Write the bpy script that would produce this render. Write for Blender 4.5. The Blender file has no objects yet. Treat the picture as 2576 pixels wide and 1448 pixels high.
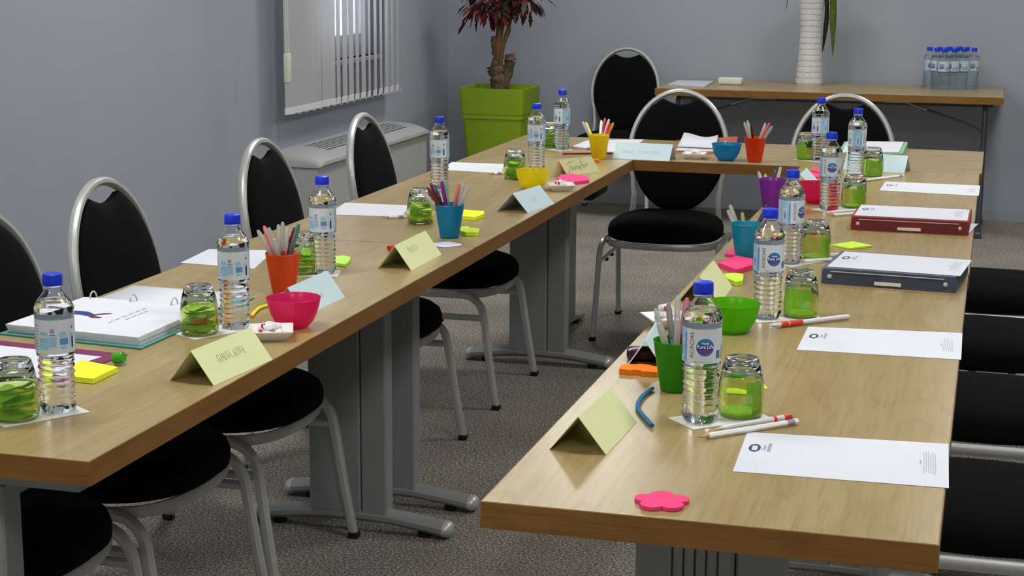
import bpy, bmesh, math, random
from math import sin, cos, pi, radians, atan2, sqrt
from mathutils import Vector, Matrix

S = bpy.context.scene
COL = S.collection
RND = random.Random(7)

# ------------------------------------------------------------------ camera
cam_data = bpy.data.cameras.new('camera')
cam = bpy.data.objects.new('camera', cam_data)
COL.objects.link(cam)
_r, _d, _f = [Vector(v) for v in [[0.962042, 0.272842, 0.005712], [0.058363, -0.185251, -0.980957], [-0.266588, 0.944055, -0.194143]]]
cam.matrix_world = Matrix(((_r.x, -_d.x, -_f.x, 0), (_r.y, -_d.y, -_f.y, 0), (_r.z, -_d.z, -_f.z, 1.4702), (0, 0, 0, 1)))
cam_data.sensor_width = 36
cam_data.lens = 59.688
cam_data.clip_end = 60
S.camera = cam

# ------------------------------------------------------------------ world, exposure
w = bpy.data.worlds.new('sky')
S.world = w
w.use_nodes = True
w.node_tree.nodes['Background'].inputs[0].default_value = (0.82, 0.86, 1.0, 1)
w.node_tree.nodes['Background'].inputs[1].default_value = 3.0
S.view_settings.view_transform = 'Standard'
S.view_settings.look = 'None'
S.view_settings.gamma = 1
S.view_settings.use_curve_mapping = False
S.view_settings.exposure = 0.0
LAMP = 23.0          # brightness of the ceiling lamps' diffusers

TZ = 0.75            # table top height
WX, WY = -3.19, 9.85 # left wall, back wall
RX, FY, CZ = 2.6, -1.8, 2.62

# ------------------------------------------------------------------ helpers
def hexc(h):
    h = h.lstrip('#')
    v = [int(h[i:i + 2], 16) / 255 for i in (0, 2, 4)]
    return tuple(c / 12.92 if c <= 0.04045 else ((c + 0.055) / 1.055) ** 2.4 for c in v) + (1,)

_m = {}
def mat(name, color='#ffffff', rough=0.5, metal=0.0, spec=0.5, noise=0.0, scale=40, bump=0.0, alpha=None, sheen=0, coat=0):
    if name in _m: return _m[name]
    m = bpy.data.materials.new(name); _m[name] = m
    m.use_nodes = True
    nt = m.node_tree; p = nt.nodes['Principled BSDF']
    c = hexc(color) if isinstance(color, str) else color
    p.inputs['Base Color'].default_value = c
    p.inputs['Roughness'].default_value = rough
    p.inputs['Metallic'].default_value = metal
    p.inputs['Specular IOR Level'].default_value = spec
    if sheen: p.inputs['Sheen Weight'].default_value = sheen
    if coat: p.inputs['Coat Weight'].default_value = coat
    tc = nt.nodes.new('ShaderNodeTexCoord')
    n = nt.nodes.new('ShaderNodeTexNoise'); n.inputs['Scale'].default_value = scale; n.inputs['Detail'].default_value = 3
    nt.links.new(tc.outputs['Object'], n.inputs['Vector'])
    if noise:
        r = nt.nodes.new('ShaderNodeMapRange')
        r.inputs[1].default_value = 0.3; r.inputs[2].default_value = 0.7
        r.inputs[3].default_value = 1 - noise; r.inputs[4].default_value = 1 + noise
        nt.links.new(n.outputs['Fac'], r.inputs[0])
        mx = nt.nodes.new('ShaderNodeMix'); mx.data_type = 'RGBA'; mx.blend_type = 'MULTIPLY'; mx.inputs[0].default_value = 1
        mx.inputs[6].default_value = c
        nt.links.new(r.outputs[0], mx.inputs[7]); nt.links.new(mx.outputs[2], p.inputs['Base Color'])
    if bump:
        b = nt.nodes.new('ShaderNodeBump'); b.inputs['Strength'].default_value = bump; b.inputs['Distance'].default_value = 0.002
        nt.links.new(n.outputs['Fac'], b.inputs['Height']); nt.links.new(b.outputs[0], p.inputs['Normal'])
    return m

def sheer(name, color, trans=0.35, clear=0.15, rough=0.3):
    """translucent coloured plastic"""
    if name in _m: return _m[name]
    m = bpy.data.materials.new(name); _m[name] = m; m.use_nodes = True
    nt = m.node_tree; p = nt.nodes['Principled BSDF']; out = nt.nodes['Material Output']
    c = hexc(color)
    p.inputs['Base Color'].default_value = c; p.inputs['Roughness'].default_value = rough
    t = nt.nodes.new('ShaderNodeBsdfTranslucent'); t.inputs[0].default_value = c
    g = nt.nodes.new('ShaderNodeBsdfTransparent'); g.inputs[0].default_value = tuple(min(1, v * 1.3 + .05) for v in c[:3]) + (1,)
    a = nt.nodes.new('ShaderNodeMixShader'); a.inputs[0].default_value = trans
    b = nt.nodes.new('ShaderNodeMixShader'); b.inputs[0].default_value = clear
    nt.links.new(p.outputs[0], a.inputs[1]); nt.links.new(t.outputs[0], a.inputs[2])
    nt.links.new(a.outputs[0], b.inputs[1]); nt.links.new(g.outputs[0], b.inputs[2])
    nt.links.new(b.outputs[0], out.inputs[0])
    return m

def glassy(name, color='#ffffff', ior=1.33, rough=0.0, zramp=None):
    if name in _m: return _m[name]
    m = bpy.data.materials.new(name); _m[name] = m; m.use_nodes = True
    nt = m.node_tree; p = nt.nodes['Principled BSDF']
    p.inputs['Base Color'].default_value = hexc(color); p.inputs['Roughness'].default_value = rough
    p.inputs['Transmission Weight'].default_value = 1; p.inputs['IOR'].default_value = ior
    if zramp:
        z0, c0, z1, c1 = zramp
        tc = nt.nodes.new('ShaderNodeTexCoord'); sp = nt.nodes.new('ShaderNodeSeparateXYZ')
        r = nt.nodes.new('ShaderNodeMapRange'); r.inputs[1].default_value = z0; r.inputs[2].default_value = z1
        mx = nt.nodes.new('ShaderNodeMix'); mx.data_type = 'RGBA'; mx.inputs[6].default_value = hexc(c0); mx.inputs[7].default_value = hexc(c1)
        nt.links.new(tc.outputs['Object'], sp.inputs[0]); nt.links.new(sp.outputs[2], r.inputs[0])
        nt.links.new(r.outputs[0], mx.inputs[0]); nt.links.new(mx.outputs[2], p.inputs['Base Color'])
    return m

def emit(name, color, strength):
    m = bpy.data.materials.new(name); m.use_nodes = True; nt = m.node_tree
    e = nt.nodes.new('ShaderNodeEmission'); e.inputs[0].default_value = hexc(color); e.inputs[1].default_value = strength
    nt.links.new(e.outputs[0], nt.nodes['Material Output'].inputs[0]); return m

def wood(name, axis, c1, c2, c3, rough=0.27, streak=1.0):
    """oak laminate: grain runs along axis (0 = x, 1 = y)"""
    m = bpy.data.materials.new(name); m.use_nodes = True; _m[name] = m
    nt = m.node_tree; L = nt.links; p = nt.nodes['Principled BSDF']
    tc = nt.nodes.new('ShaderNodeTexCoord')
    def mp(sc):
        k = nt.nodes.new('ShaderNodeMapping'); v = [sc[1], sc[1], sc[1]]; v[axis] = sc[0]; k.inputs['Scale'].default_value = v
        L.new(tc.outputs['Object'], k.inputs['Vector']); return k
    warp = nt.nodes.new('ShaderNodeTexNoise'); warp.inputs['Scale'].default_value = 1.0; warp.inputs['Detail'].default_value = 1
    L.new(mp((1.6, 4.5)).outputs[0], warp.inputs['Vector'])
    # cathedral figure: rings of a stretched noise
    mul = nt.nodes.new('ShaderNodeMath'); mul.operation = 'MULTIPLY'; mul.inputs[1].default_value = 15 * streak
    L.new(warp.outputs['Fac'], mul.inputs[0])
    fr = nt.nodes.new('ShaderNodeMath'); fr.operation = 'PINGPONG'; fr.inputs[1].default_value = 1.0
    L.new(mul.outputs[0], fr.inputs[0])
    fine = nt.nodes.new('ShaderNodeTexNoise'); fine.inputs['Scale'].default_value = 1; fine.inputs['Detail'].default_value = 4; fine.inputs['Roughness'].default_value = .65
    L.new(mp((7, 190)).outputs[0], fine.inputs['Vector'])
    broad = nt.nodes.new('ShaderNodeTexNoise'); broad.inputs['Scale'].default_value = 1; broad.inputs['Detail'].default_value = 2
    L.new(mp((1.2, 11)).outputs[0], broad.inputs['Vector'])
    a = nt.nodes.new('ShaderNodeMix'); a.data_type = 'RGBA'; a.inputs[6].default_value = hexc(c1); a.inputs[7].default_value = hexc(c2)
    r1 = nt.nodes.new('ShaderNodeMapRange'); r1.inputs[1].default_value = .3; r1.inputs[2].default_value = .7
    L.new(broad.outputs['Fac'], r1.inputs[0]); L.new(r1.outputs[0], a.inputs[0])
    b = nt.nodes.new('ShaderNodeMix'); b.data_type = 'RGBA'; b.inputs[7].default_value = hexc(c3); L.new(a.outputs[2], b.inputs[6])
    r2 = nt.nodes.new('ShaderNodeMapRange'); r2.inputs[1].default_value = .45; r2.inputs[2].default_value = .75; r2.inputs[4].default_value = .55
    L.new(fine.outputs['Fac'], r2.inputs[0]); L.new(r2.outputs[0], b.inputs[0])
    c = nt.nodes.new('ShaderNodeMix'); c.data_type = 'RGBA'; c.inputs[7].default_value = hexc(c3); L.new(b.outputs[2], c.inputs[6])
    r3 = nt.nodes.new('ShaderNodeMapRange'); r3.inputs[1].default_value = .75; r3.inputs[2].default_value = 1; r3.inputs[4].default_value = .22
    L.new(fr.outputs[0], r3.inputs[0]); L.new(r3.outputs[0], c.inputs[0])
    L.new(c.outputs[2], p.inputs['Base Color'])
    p.inputs['Roughness'].default_value = rough
    return m

def mesh(name, vf, m, parent=None, smooth=False, loc=None, mats=None):
    v, f = vf[0], vf[1]
    me = bpy.data.meshes.new(name); me.from_pydata([tuple(x) for x in v], [], [tuple(x) for x in f])
    bm = bmesh.new(); bm.from_mesh(me); bmesh.ops.recalc_face_normals(bm, faces=bm.faces); bm.to_mesh(me); bm.free()
    if mats:
        for k in mats: me.materials.append(k)
        for p, i in zip(me.polygons, vf[2]): p.material_index = i
    else: me.materials.append(m)
    if smooth:
        me.polygons.foreach_set('use_smooth', [True] * len(me.polygons))
        if smooth != 'all': me.set_sharp_from_angle(angle=radians(40))
    me.update()
    o = bpy.data.objects.new(name, me); COL.objects.link(o)
    if parent: o.parent = parent
    if loc: o.location = loc
    return o

def raw_mesh(name, vf, m, parent=None, smooth=True):
    """keeps the winding given (used for closed glass with inner cavities)"""
    me = bpy.data.meshes.new(name); me.from_pydata([tuple(x) for x in vf[0]], [], [tuple(x) for x in vf[1]])
    me.materials.append(m)
    if smooth: me.polygons.foreach_set('use_smooth', [True] * len(me.polygons))
    me.update()
    o = bpy.data.objects.new(name, me); COL.objects.link(o)
    if parent: o.parent = parent
    return o

def thing(name, label, cat, loc=(0, 0, 0), rz=0, group=None):
    o = bpy.data.objects.new(name, None); COL.objects.link(o)
    o.empty_display_size = 0.05
    o.location = loc; o.rotation_euler = (0, 0, rz)
    return tag(o, label, cat, group)

def tag(o, label, cat, group=None):
    o['label'] = label; o['category'] = cat
    if group: o['group'] = group
    return o

def struct(o): o['kind'] = 'structure'; return o

def dup(root, loc=None, rz=None, label=None, group=None):
    r = root.copy(); COL.objects.link(r)
    if loc is not None: r.location = loc
    if rz is not None: r.rotation_euler = (0, 0, rz)
    if label: r['label'] = label
    if group: r['group'] = group
    for ch in list(root.children):
        c = ch.copy(); COL.objects.link(c); c.parent = r
        for g in list(ch.children):
            d = g.copy(); COL.objects.link(d); d.parent = c
    return r

def join(*vfs):
    V, F = [], []
    for v, f in vfs:
        k = len(V); V += [tuple(x) for x in v]; F += [tuple(i + k for i in t) for t in f]
    return V, F

def box(x0, x1, y0, y1, z0, z1):
    v = [(x, y, z) for z in (z0, z1) for x, y in ((x0, y0), (x1, y0), (x1, y1), (x0, y1))]
    return v, [(3, 2, 1, 0), (4, 5, 6, 7), (0, 1, 5, 4), (1, 2, 6, 5), (2, 3, 7, 6), (3, 0, 4, 7)]

def rbox(x0, x1, y0, y1, z0, z1, r=0.002, seg=2):
    bm = bmesh.new(); v, f = box(x0, x1, y0, y1, z0, z1)
    vs = [bm.verts.new(p) for p in v]
    for q in f: bm.faces.new([vs[i] for i in q])
    bmesh.ops.bevel(bm, geom=bm.edges[:], offset=r, segments=seg, affect='EDGES', profile=0.5)
    bm.verts.index_update()
    out = [tuple(p.co) for p in bm.verts], [tuple(q.index for q in fc.verts) for fc in bm.faces]
    bm.free(); return out

def prism(poly, z0, z1):
    n = len(poly)
    v = [(x, y, z0) for x, y in poly] + [(x, y, z1) for x, y in poly]
    return v, [tuple(range(n))[::-1], tuple(range(n, 2 * n))] + [(i, (i + 1) % n, n + (i + 1) % n, n + i) for i in range(n)]

def lathe(prof, n=32, mod=None, caps=True, flip=False):
    V, F = [], []
    for z, r in prof:
        for k in range(n):
            t = 2 * pi * k / n; rr = r * (mod(t, z) if mod else 1)
            V.append((rr * cos(t), rr * sin(t), z))
    for i in range(len(prof) - 1):
        for k in range(n):
            a, b = i * n + k, i * n + (k + 1) % n
            F.append((a, b, b + n, a + n))
    if caps:
        F.append(tuple(range(n))[::-1]); F.append(tuple(range((len(prof) - 1) * n, len(prof) * n)))
    if flip: F = [f[::-1] for f in F]
    return V, F

def sweep(path, a, b=None, n=8, closed=False, up=(0, 0, 1), taper=None, caps=True, sq=False):
    b = b or a; up = Vector(up); P = [Vector(p) for p in path]; V, F = [], []; N = len(P)
    for i, p in enumerate(P):
        if closed: t = P[(i + 1) % N] - P[i - 1]
        else: t = P[min(i + 1, N - 1)] - P[max(i - 1, 0)]
        t.normalize(); s = t.cross(up)
        if s.length < 1e-3: s = t.cross(Vector((1, 0.01, 0)))
        s.normalize(); u = s.cross(t).normalized()
        k = taper[i] if taper else 1
        for j in range(n):
            th = 2 * pi * (j + .5) / n; cx, cy = cos(th), sin(th)
            if sq:
                q = max(abs(cx), abs(cy)); e = .55
                cx, cy = cx / (q ** e), cy / (q ** e)
            V.append(tuple(p + s * (cx * a * k) + u * (cy * b * k)))
    for i in range(N if closed else N - 1):
        for j in range(n):
            i2 = (i + 1) % N
            F.append((i * n + j, i * n + (j + 1) % n, i2 * n + (j + 1) % n, i2 * n + j))
    if caps and not closed:
        F.append(tuple(range(n))[::-1]); F.append(tuple(range((N - 1) * n, N * n)))
    return V, F

def curve_pts(pts, k=6):
    """Catmull-Rom through the points"""
    P = [Vector(p) for p in pts]; out = []
    for i in range(len(P) - 1):
        p0, p1, p2, p3 = P[max(i - 1, 0)], P[i], P[i + 1], P[min(i + 2, len(P) - 1)]
        for j in range(k):
            t = j / k
            out.append(0.5 * ((2 * p1) + (p2 - p0) * t + (2 * p0 - 5 * p1 + 4 * p2 - p3) * t * t + (3 * p1 - p0 - 3 * p2 + p3) * t ** 3))
    return out + [P[-1]]

def layers(outline, levels, n):
    """stack scaled outlines: outline(t)->(x,y); levels = (z, inset)"""
    V, F = [], []
    for z, ins in levels:
        for k in range(n):
            x, y = outline(2 * pi * k / n); l = sqrt(x * x + y * y) or 1
            s = max(0, 1 - ins / l); V.append((x * s, y * s, z))
    m = len(levels)
    for i in range(m - 1):
        for k in range(n): F.append((i * n + k, i * n + (k + 1) % n, (i + 1) * n + (k + 1) % n, (i + 1) * n + k))
    F.append(tuple(range(n))[::-1]); F.append(tuple(range((m - 1) * n, m * n)))
    return V, F

def xf(vf, M):
    return [tuple(M @ Vector(v)) for v in vf[0]], vf[1]

def text_vf(s, size, shear=0.0, bold=0.0):
    cu = bpy.data.curves.new('lettering', 'FONT'); cu.body = s; cu.size = size; cu.align_x = 'CENTER'; cu.align_y = 'CENTER'
    cu.shear = shear; cu.offset = bold; cu.resolution_u = 2
    o = bpy.data.objects.new('lettering', cu); COL.objects.link(o)
    dg = bpy.context.evaluated_depsgraph_get(); dg.update()
    me = bpy.data.meshes.new_from_object(o.evaluated_get(dg))
    v = [tuple(p.co) for p in me.vertices]; f = [tuple(p.vertices) for p in me.polygons]
    bpy.data.objects.remove(o); bpy.data.curves.remove(cu); bpy.data.meshes.remove(me)
    return v, f

def mapv(vf, fn): return [fn(*p) for p in vf[0]], vf[1]

def facing(x, y): return atan2(-y, -x)   # direction from (x, y) towards the middle of the doorway at the origin

# ------------------------------------------------------------------ materials
def wall_paint(name, c):
    m = mat(name, c, rough=0.75, spec=0.3, noise=0.02, scale=3, bump=0.08); return m
M_WALL = wall_paint('grey blue wall paint', '#a4a9b3')
M_CEIL = mat('white ceiling', '#e8e8e6', rough=.9)
M_BASE = mat('grey skirting paint', '#a0a4aa', rough=.5)
M_SILVER = mat('silver grey enamel', '#c4c5c2', rough=.36, metal=.35, noise=.04, scale=60)
M_GREYM = mat('grey enamelled steel', '#979a9a', rough=.42, metal=.15, noise=.03, scale=80)
M_GREYM2 = mat('dark gap', '#303234', rough=.7)
M_BLACKF = mat('black fabric', '#08080a', rough=.95, spec=.15, noise=.2, scale=400, bump=.2)
M_BLACK = mat('black plastic', '#0b0b0c', rough=.5)
M_PAPER = mat('white paper', '#dcdfe7', rough=.8, spec=.2, noise=.012, scale=20)
M_PAPER2 = mat('ivory paper napkin', '#dcddd2', rough=.9, spec=.1)
M_INK = mat('navy ink', '#3a4266', rough=.8)
M_INKG = mat('grey print', '#a2a3b4', rough=.8)
M_PENCIL = mat('pencil writing', '#8d9184', rough=.9)
M_YCARD = mat('pale yellow card', '#ecf1b8', rough=.8, spec=.2, noise=.01, scale=30)
M_BCARD = mat('pale blue card', '#cfe4ec', rough=.8, spec=.2, noise=.01, scale=30)
M_YNOTE = mat('bright yellow notes', '#f0fb3c', rough=.8, spec=.2)
M_LNOTE = mat('lime notes', '#d4f64a', rough=.8, spec=.2)
M_PNOTE = mat('pink notes', '#fb4a86', rough=.8, spec=.2)
M_ONOTE = mat('orange notes', '#fb8420', rough=.8, spec=.2)
M_NAP = mat('lime green napkin', '#c2f46e', rough=.9, spec=.1, noise=.06, scale=60, bump=.3)
M_CHINA = mat('white china', '#f2f2ee', rough=.15)
M_TOP = wood('oak laminate lengthways', 1, '#b19d6e', '#a68f5c', '#887044')
M_TOPX = wood('oak laminate crossways', 0, '#b19d6e', '#a68f5c', '#887044')
M_EDGE_Y = wood('oak edging lengthways', 1, '#93692f', '#835724', '#5c3c14', rough=.4, streak=.5)
M_EDGE_X = wood('oak edging crossways', 0, '#93692f', '#835724', '#5c3c14', rough=.4, streak=.5)

# carpet
M_CARPET = bpy.data.materials.new('flecked carpet'); M_CARPET.use_nodes = True
nt = M_CARPET.node_tree; p = nt.nodes['Principled BSDF']; p.inputs['Roughness'].default_value = 1; p.inputs['Specular IOR Level'].default_value = .1
tc = nt.nodes.new('ShaderNodeTexCoord')
n1 = nt.nodes.new('ShaderNodeTexNoise'); n1.inputs['Scale'].default_value = 160; n1.inputs['Detail'].default_value = 2
n2 = nt.nodes.new('ShaderNodeTexNoise'); n2.inputs['Scale'].default_value = 2.5; n2.inputs['Detail'].default_value = 4
n3 = nt.nodes.new('ShaderNodeTexNoise'); n3.inputs['Scale'].default_value = 120; n3.inputs['Detail'].default_value = 1
for n in (n1, n2, n3): nt.links.new(tc.outputs['Object'], n.inputs['Vector'])
cr = nt.nodes.new('ShaderNodeValToRGB'); e = cr.color_ramp.elements
e[0].position = .3; e[0].color = hexc('#2e2a26'); e[1].position = .66; e[1].color = hexc('#c4baa8')
k = e.new(.5); k.color = hexc('#756e62')
nt.links.new(n1.outputs['Fac'], cr.inputs[0])
hu = nt.nodes.new('ShaderNodeMix'); hu.data_type = 'RGBA'; hu.inputs[0].default_value = .12
nt.links.new(cr.outputs[0], hu.inputs[6]); nt.links.new(n3.outputs['Color'], hu.inputs[7])
mm = nt.nodes.new('ShaderNodeMix'); mm.data_type = 'RGBA'; mm.blend_type = 'MULTIPLY'; mm.inputs[0].default_value = 1
mr = nt.nodes.new('ShaderNodeMapRange'); mr.inputs[1].default_value = .35; mr.inputs[2].default_value = .65; mr.inputs[3].default_value = .85; mr.inputs[4].default_value = 1.1
nt.links.new(n2.outputs['Fac'], mr.inputs[0]); nt.links.new(hu.outputs[2], mm.inputs[6]); nt.links.new(mr.outputs[0], mm.inputs[7])
nt.links.new(mm.outputs[2], p.inputs['Base Color'])
bp_ = nt.nodes.new('ShaderNodeBump'); bp_.inputs['Strength'].default_value = .5; bp_.inputs['Distance'].default_value = .004
nt.links.new(n1.outputs['Fac'], bp_.inputs['Height']); nt.links.new(bp_.outputs[0], p.inputs['Normal'])

# ------------------------------------------------------------------ room
struct(mesh('floor', box(WX - .2, RX + .2, FY - .2, WY + .2, -.1, 0), M_CARPET))
struct(mesh('ceiling', box(WX - .2, RX + .2, FY - .2, WY + .2, CZ, CZ + .1), M_CEIL))
struct(mesh('wall_back', box(WX - .2, RX + .2, WY, WY + .2, 0, CZ), M_WALL))
struct(mesh('wall_right', box(RX, RX + .2, FY, WY, 0, CZ), M_WALL))
struct(mesh('wall_front', box(WX - .2, RX + .2, FY - .2, FY, 0, CZ), M_WALL))
# left wall with two window openings
W1, W2 = (7.42, 8.62), (3.2, 4.5)
ZB, ZT = .93, 2.15
lw = join(box(WX - .2, WX, FY, W2[0], 0, CZ), box(WX - .2, WX, W2[0], W2[1], 0, ZB), box(WX - .2, WX, W2[0], W2[1], ZT, CZ),
          box(WX - .2, WX, W2[1], W1[0], 0, CZ), box(WX - .2, WX, W1[0], W1[1], 0, ZB), box(WX - .2, WX, W1[0], W1[1], ZT, CZ),
          box(WX - .2, WX, W1[1], WY, 0, CZ))
struct(mesh('wall_left', lw, M_WALL))
struct(mesh('baseboard_back', box(WX, RX, WY - .012, WY, 0, .058), M_BASE))
struct(mesh('baseboard_left', box(WX, WX + .012, FY, WY - .012, 0, .058), M_BASE))

M_PVC = mat('white window plastic', '#e6e4e6', rough=.35)
M_PANE = glassy('window glass', '#f4fbff', ior=1.45)
def window(n, y0, y1):
    x = WX - .12
    fr = join(box(x, x + .07, y0, y1, ZB, ZB + .06), box(x, x + .07, y0, y1, ZT - .06, ZT), box(x, x + .07, y0, y0 + .06, ZB + .06, ZT - .06), box(x, x + .07, y1 - .06, y1, ZB + .06, ZT - .06))
    w_ = struct(mesh('window_%d' % n, fr, M_PVC))
    ym = (y0 + y1) / 2
    for a, b in ((y0 + .06, ym), (ym, y1 - .06)):
        za, zb = ZB + .06, ZT - .06
        sash = join(box(x + .01, x + .085, a, b, za, za + .055), box(x + .01, x + .085, a, b, zb - .055, zb), box(x + .01, x + .085, a, a + .055, za + .055, zb - .055), box(x + .01, x + .085, b - .055, b, za + .055, zb - .055))
        s_ = mesh('sash', sash, M_PVC, w_)
        mesh('pane', box(x + .035, x + .043, a + .055, b - .055, za + .055, zb - .055), M_PANE, s_)
    mesh('window_handle', join(rbox(x + .085, x + .1, ym - .012, ym + .012, 1.45, 1.53, .003), rbox(x + .1, x + .115, ym - .01, ym + .01, 1.4, 1.51, .003)), M_PVC, w_)
    mesh('window_sill', rbox(WX - .05, WX + .02, y0 - .02, y1 + .02, ZB - .025, ZB, .004), M_PVC, w_)
window(1, *W1); window(2, *W2)

# ------------------------------------------------------------------ ceiling lamps
M_DIFF = emit('lamp diffuser', '#fbfbf9', LAMP)
M_LFR = mat('lamp frame', '#f0f0f0', rough=.4)
lamp0 = None
for i, (x, y) in enumerate([(-1.9, 8.3), (.3, 8.3), (-1.9, 5.6), (.3, 5.6), (-1.9, 2.9), (.3, 2.9), (-1.9, .2), (.3, .2)]):
    if not lamp0:
        lamp0 = thing('ceiling_light', '', 'light', group='ceiling lights')
        mesh('light_frame', join(box(-.31, .31, -.31, -.295, -.03, 0), box(-.31, .31, .295, .31, -.03, 0), box(-.31, -.295, -.295, .295, -.03, 0), box(.295, .31, -.295, .295, -.03, 0)), M_LFR, lamp0)
        mesh('diffuser', box(-.293, .293, -.293, .293, -.022, -.008), M_DIFF, lamp0)
        L_ = lamp0
    else: L_ = dup(lamp0)
    L_.location = (x, y, CZ)
    L_['label'] = 'square recessed ceiling light, %s row, %s' % ('window side' if x < -1 else 'far side', ['nearest the back wall', 'second from the back wall', 'third from the back wall', 'over the camera end'][i // 2])

# ------------------------------------------------------------------ vertical blinds
M_SLAT = sheer('grey white blind fabric', '#c9c8ca', trans=.25, clear=.0, rough=.6)
M_CHAIN = mat('white plastic chain', '#dcdcd2', rough=.4)
def blind(name_label, y0, y1, n, seed, zb=.735, z_top=2.3, ang0=62):
    rr = random.Random(seed)
    t = thing('vertical_blind', name_label, 'blind', (WX + .1, y0, 0))
    mesh('head_rail', rbox(-.025, .025, -.03, y1 - y0 + .03, z_top, z_top + .045, .003), M_PVC, t)
    slat = None; wt = None
    ch = []
    for k in range(n):
        yy = (y1 - y0) * k / (n - 1)
        # slats more closed near the camera end, opening up further along
        ang = radians(rr.uniform(-3, 3) + (82 if k < 4 else 92 if k < 7 else 97 if k < 12 else 101))
        if slat is None:
            pts = [(-.044, .0), (-.022, .0035), (0, .0045), (.022, .0035), (.044, 0)]
            V = []; F = []
            for z in (zb + .02, z_top):
                V += [(x, y, z) for x, y in pts]
            for i in range(4): F.append((i, i + 1, i + 6, i + 5))
            slat = mesh('slat', (V, F), M_SLAT, t, smooth=True); s = slat
            wt = mesh('slat_weight', rbox(-.042, .042, -.001, .006, zb, zb + .03, .001, 1), M_PVC, slat)
        else:
            s = slat.copy(); COL.objects.link(s); s.parent = t
            c = wt.copy(); COL.objects.link(c); c.parent = s
        s.location = (0, yy, 0); s.rotation_euler = (0, 0, ang)
        ch.append((.02, yy, zb + .012))
    links = []
    for a, b in zip(ch[:-1], ch[1:]):
        mid = ((a[0] + b[0]) / 2 + .01, (a[1] + b[1]) / 2, a[2] - .012)
        links.append(sweep([a, mid, b], .0013, n=4))
    mesh('bottom_chain', join(*links), M_CHAIN, t)
    return t
b1 = blind('grey-white vertical slat blind over the window above the fan heater', 7.2, 8.66, 18, 3)
b2 = blind('pale vertical blind cut off by the left edge of the photo', 3.2, 4.72, 18, 5, zb=.755)
cw = thing('blind_control', 'cream plastic chain weight hanging at the near end of the slat blind', 'blind weight', (-2.98, 6.92, 0))
mesh('weight', rbox(-.012, .012, -.02, .02, .9, 1.03, .006, 3), mat('cream plastic', '#dfe0cc', rough=.4), cw, smooth=True)
mesh('chain', join(sweep([(0, -.012, 1.03), (0, -.014, 2.33)], .0025, n=6), sweep([(0, .012, 1.03), (0, .014, 2.33)], .0025, n=6)), M_CHAIN, cw)
mesh('hook', rbox(-.11, 0, -.03, .04, 2.325, 2.34, .002, 1), M_PVC, cw)

# ------------------------------------------------------------------ fan heater under the window
M_HEAT = mat('light grey enamel', '#b6b7b7', rough=.45, noise=.01, scale=10)
fh = thing('fan_heater', 'long light grey fan heater with slotted top under the window', 'heater', (WX, 7.24, 0))
FL = 1.6
mesh('casing', rbox(0, .205, .01, FL - .01, .1, .485, .004), M_HEAT, fh)
mesh('plinth', box(0, .17, .04, FL - .04, 0, .1), M_GREYM2, fh)
def cover_sec(y, ins):
    pr = [(0, .49), (.215, .487), (.228, .497), (.226, .512), (.205, .53), (.15, .548), (.08, .558), (0, .56)]
    return [(x, y, .487 + (z - .487) * ins) for x, z in pr]
secs = [(0.0, .25), (.012, .62), (.05, .9), (.11, 1), (FL - .11, 1), (FL - .05, .9), (FL - .012, .62), (FL, .25)]
V = []; F = []
for y, i_ in secs: V += cover_sec(y, i_)
for a in range(len(secs) - 1):
    for b in range(8): F.append((a * 8 + b, a * 8 + (b + 1) % 8, a * 8 + 8 + (b + 1) % 8, a * 8 + 8 + b))
F += [tuple(range(8)), tuple(range(56, 64))]
mesh('cover', (V, F), M_HEAT, fh, smooth=True)
def cz_(x):
    pr = [(0, .56), (.08, .558), (.15, .548), (.205, .53)]
    for (x0, z0), (x1, z1) in zip(pr[:-1], pr[1:]):
        if x <= x1: return z0 + (z1 - z0) * (x - x0) / (x1 - x0)
M_SLOT_SHADE = mat('painted slot shade', '#55585a', rough=.7)  # slot shade put into the colour of strips laid on the uncut cover
for a in (.24, .84):
    for k in range(6):
        x = .055 + k * .021; w_ = .0045
        V = [(x - w_, a, cz_(x - w_) + .0005), (x + w_, a, cz_(x + w_) + .0005), (x + w_, a + .54, cz_(x + w_) + .0005), (x - w_, a + .54, cz_(x - w_) + .0005)]
        V += [(p_[0], p_[1], p_[2] - .002) for p_ in V]
        mesh('slot_shade_strip', (V, [(0, 1, 2, 3), (7, 6, 5, 4), (0, 4, 5, 1), (1, 5, 6, 2), (2, 6, 7, 3), (3, 7, 4, 0)]), M_SLOT_SHADE, fh)
    mesh('louvre_panel', join(box(.046, .0475, a, a + .54, .5585, .5615), box(.0, .0001, a, a + .0001, .5, .5001)) if False else rbox(.038, .045, a - .01, a + .55, cz_(.04), cz_(.04) + .002, .0006, 1), M_HEAT, fh)

# ------------------------------------------------------------------ tables
def tabletop(t, x0, x1, y0, y1, along):
    th = .037; e = .002
    mesh('tabletop', box(x0 + e, x1 - e, y0 + e, y1 - e, TZ - th, TZ), M_TOP if along == 'y' else M_TOPX, t)
    for bx, m_ in ((box(x0, x0 + e, y0, y1, TZ - th, TZ - .0006), M_EDGE_Y), (box(x1 - e, x1, y0, y1, TZ - th, TZ - .0006), M_EDGE_Y),
                   (box(x0 + e, x1 - e, y0, y0 + e, TZ - th, TZ - .0006), M_EDGE_X), (box(x0 + e, x1 - e, y1 - e, y1, TZ - th, TZ - .0006), M_EDGE_X)):
        mesh('edge_strip', bx, m_, t)

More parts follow.
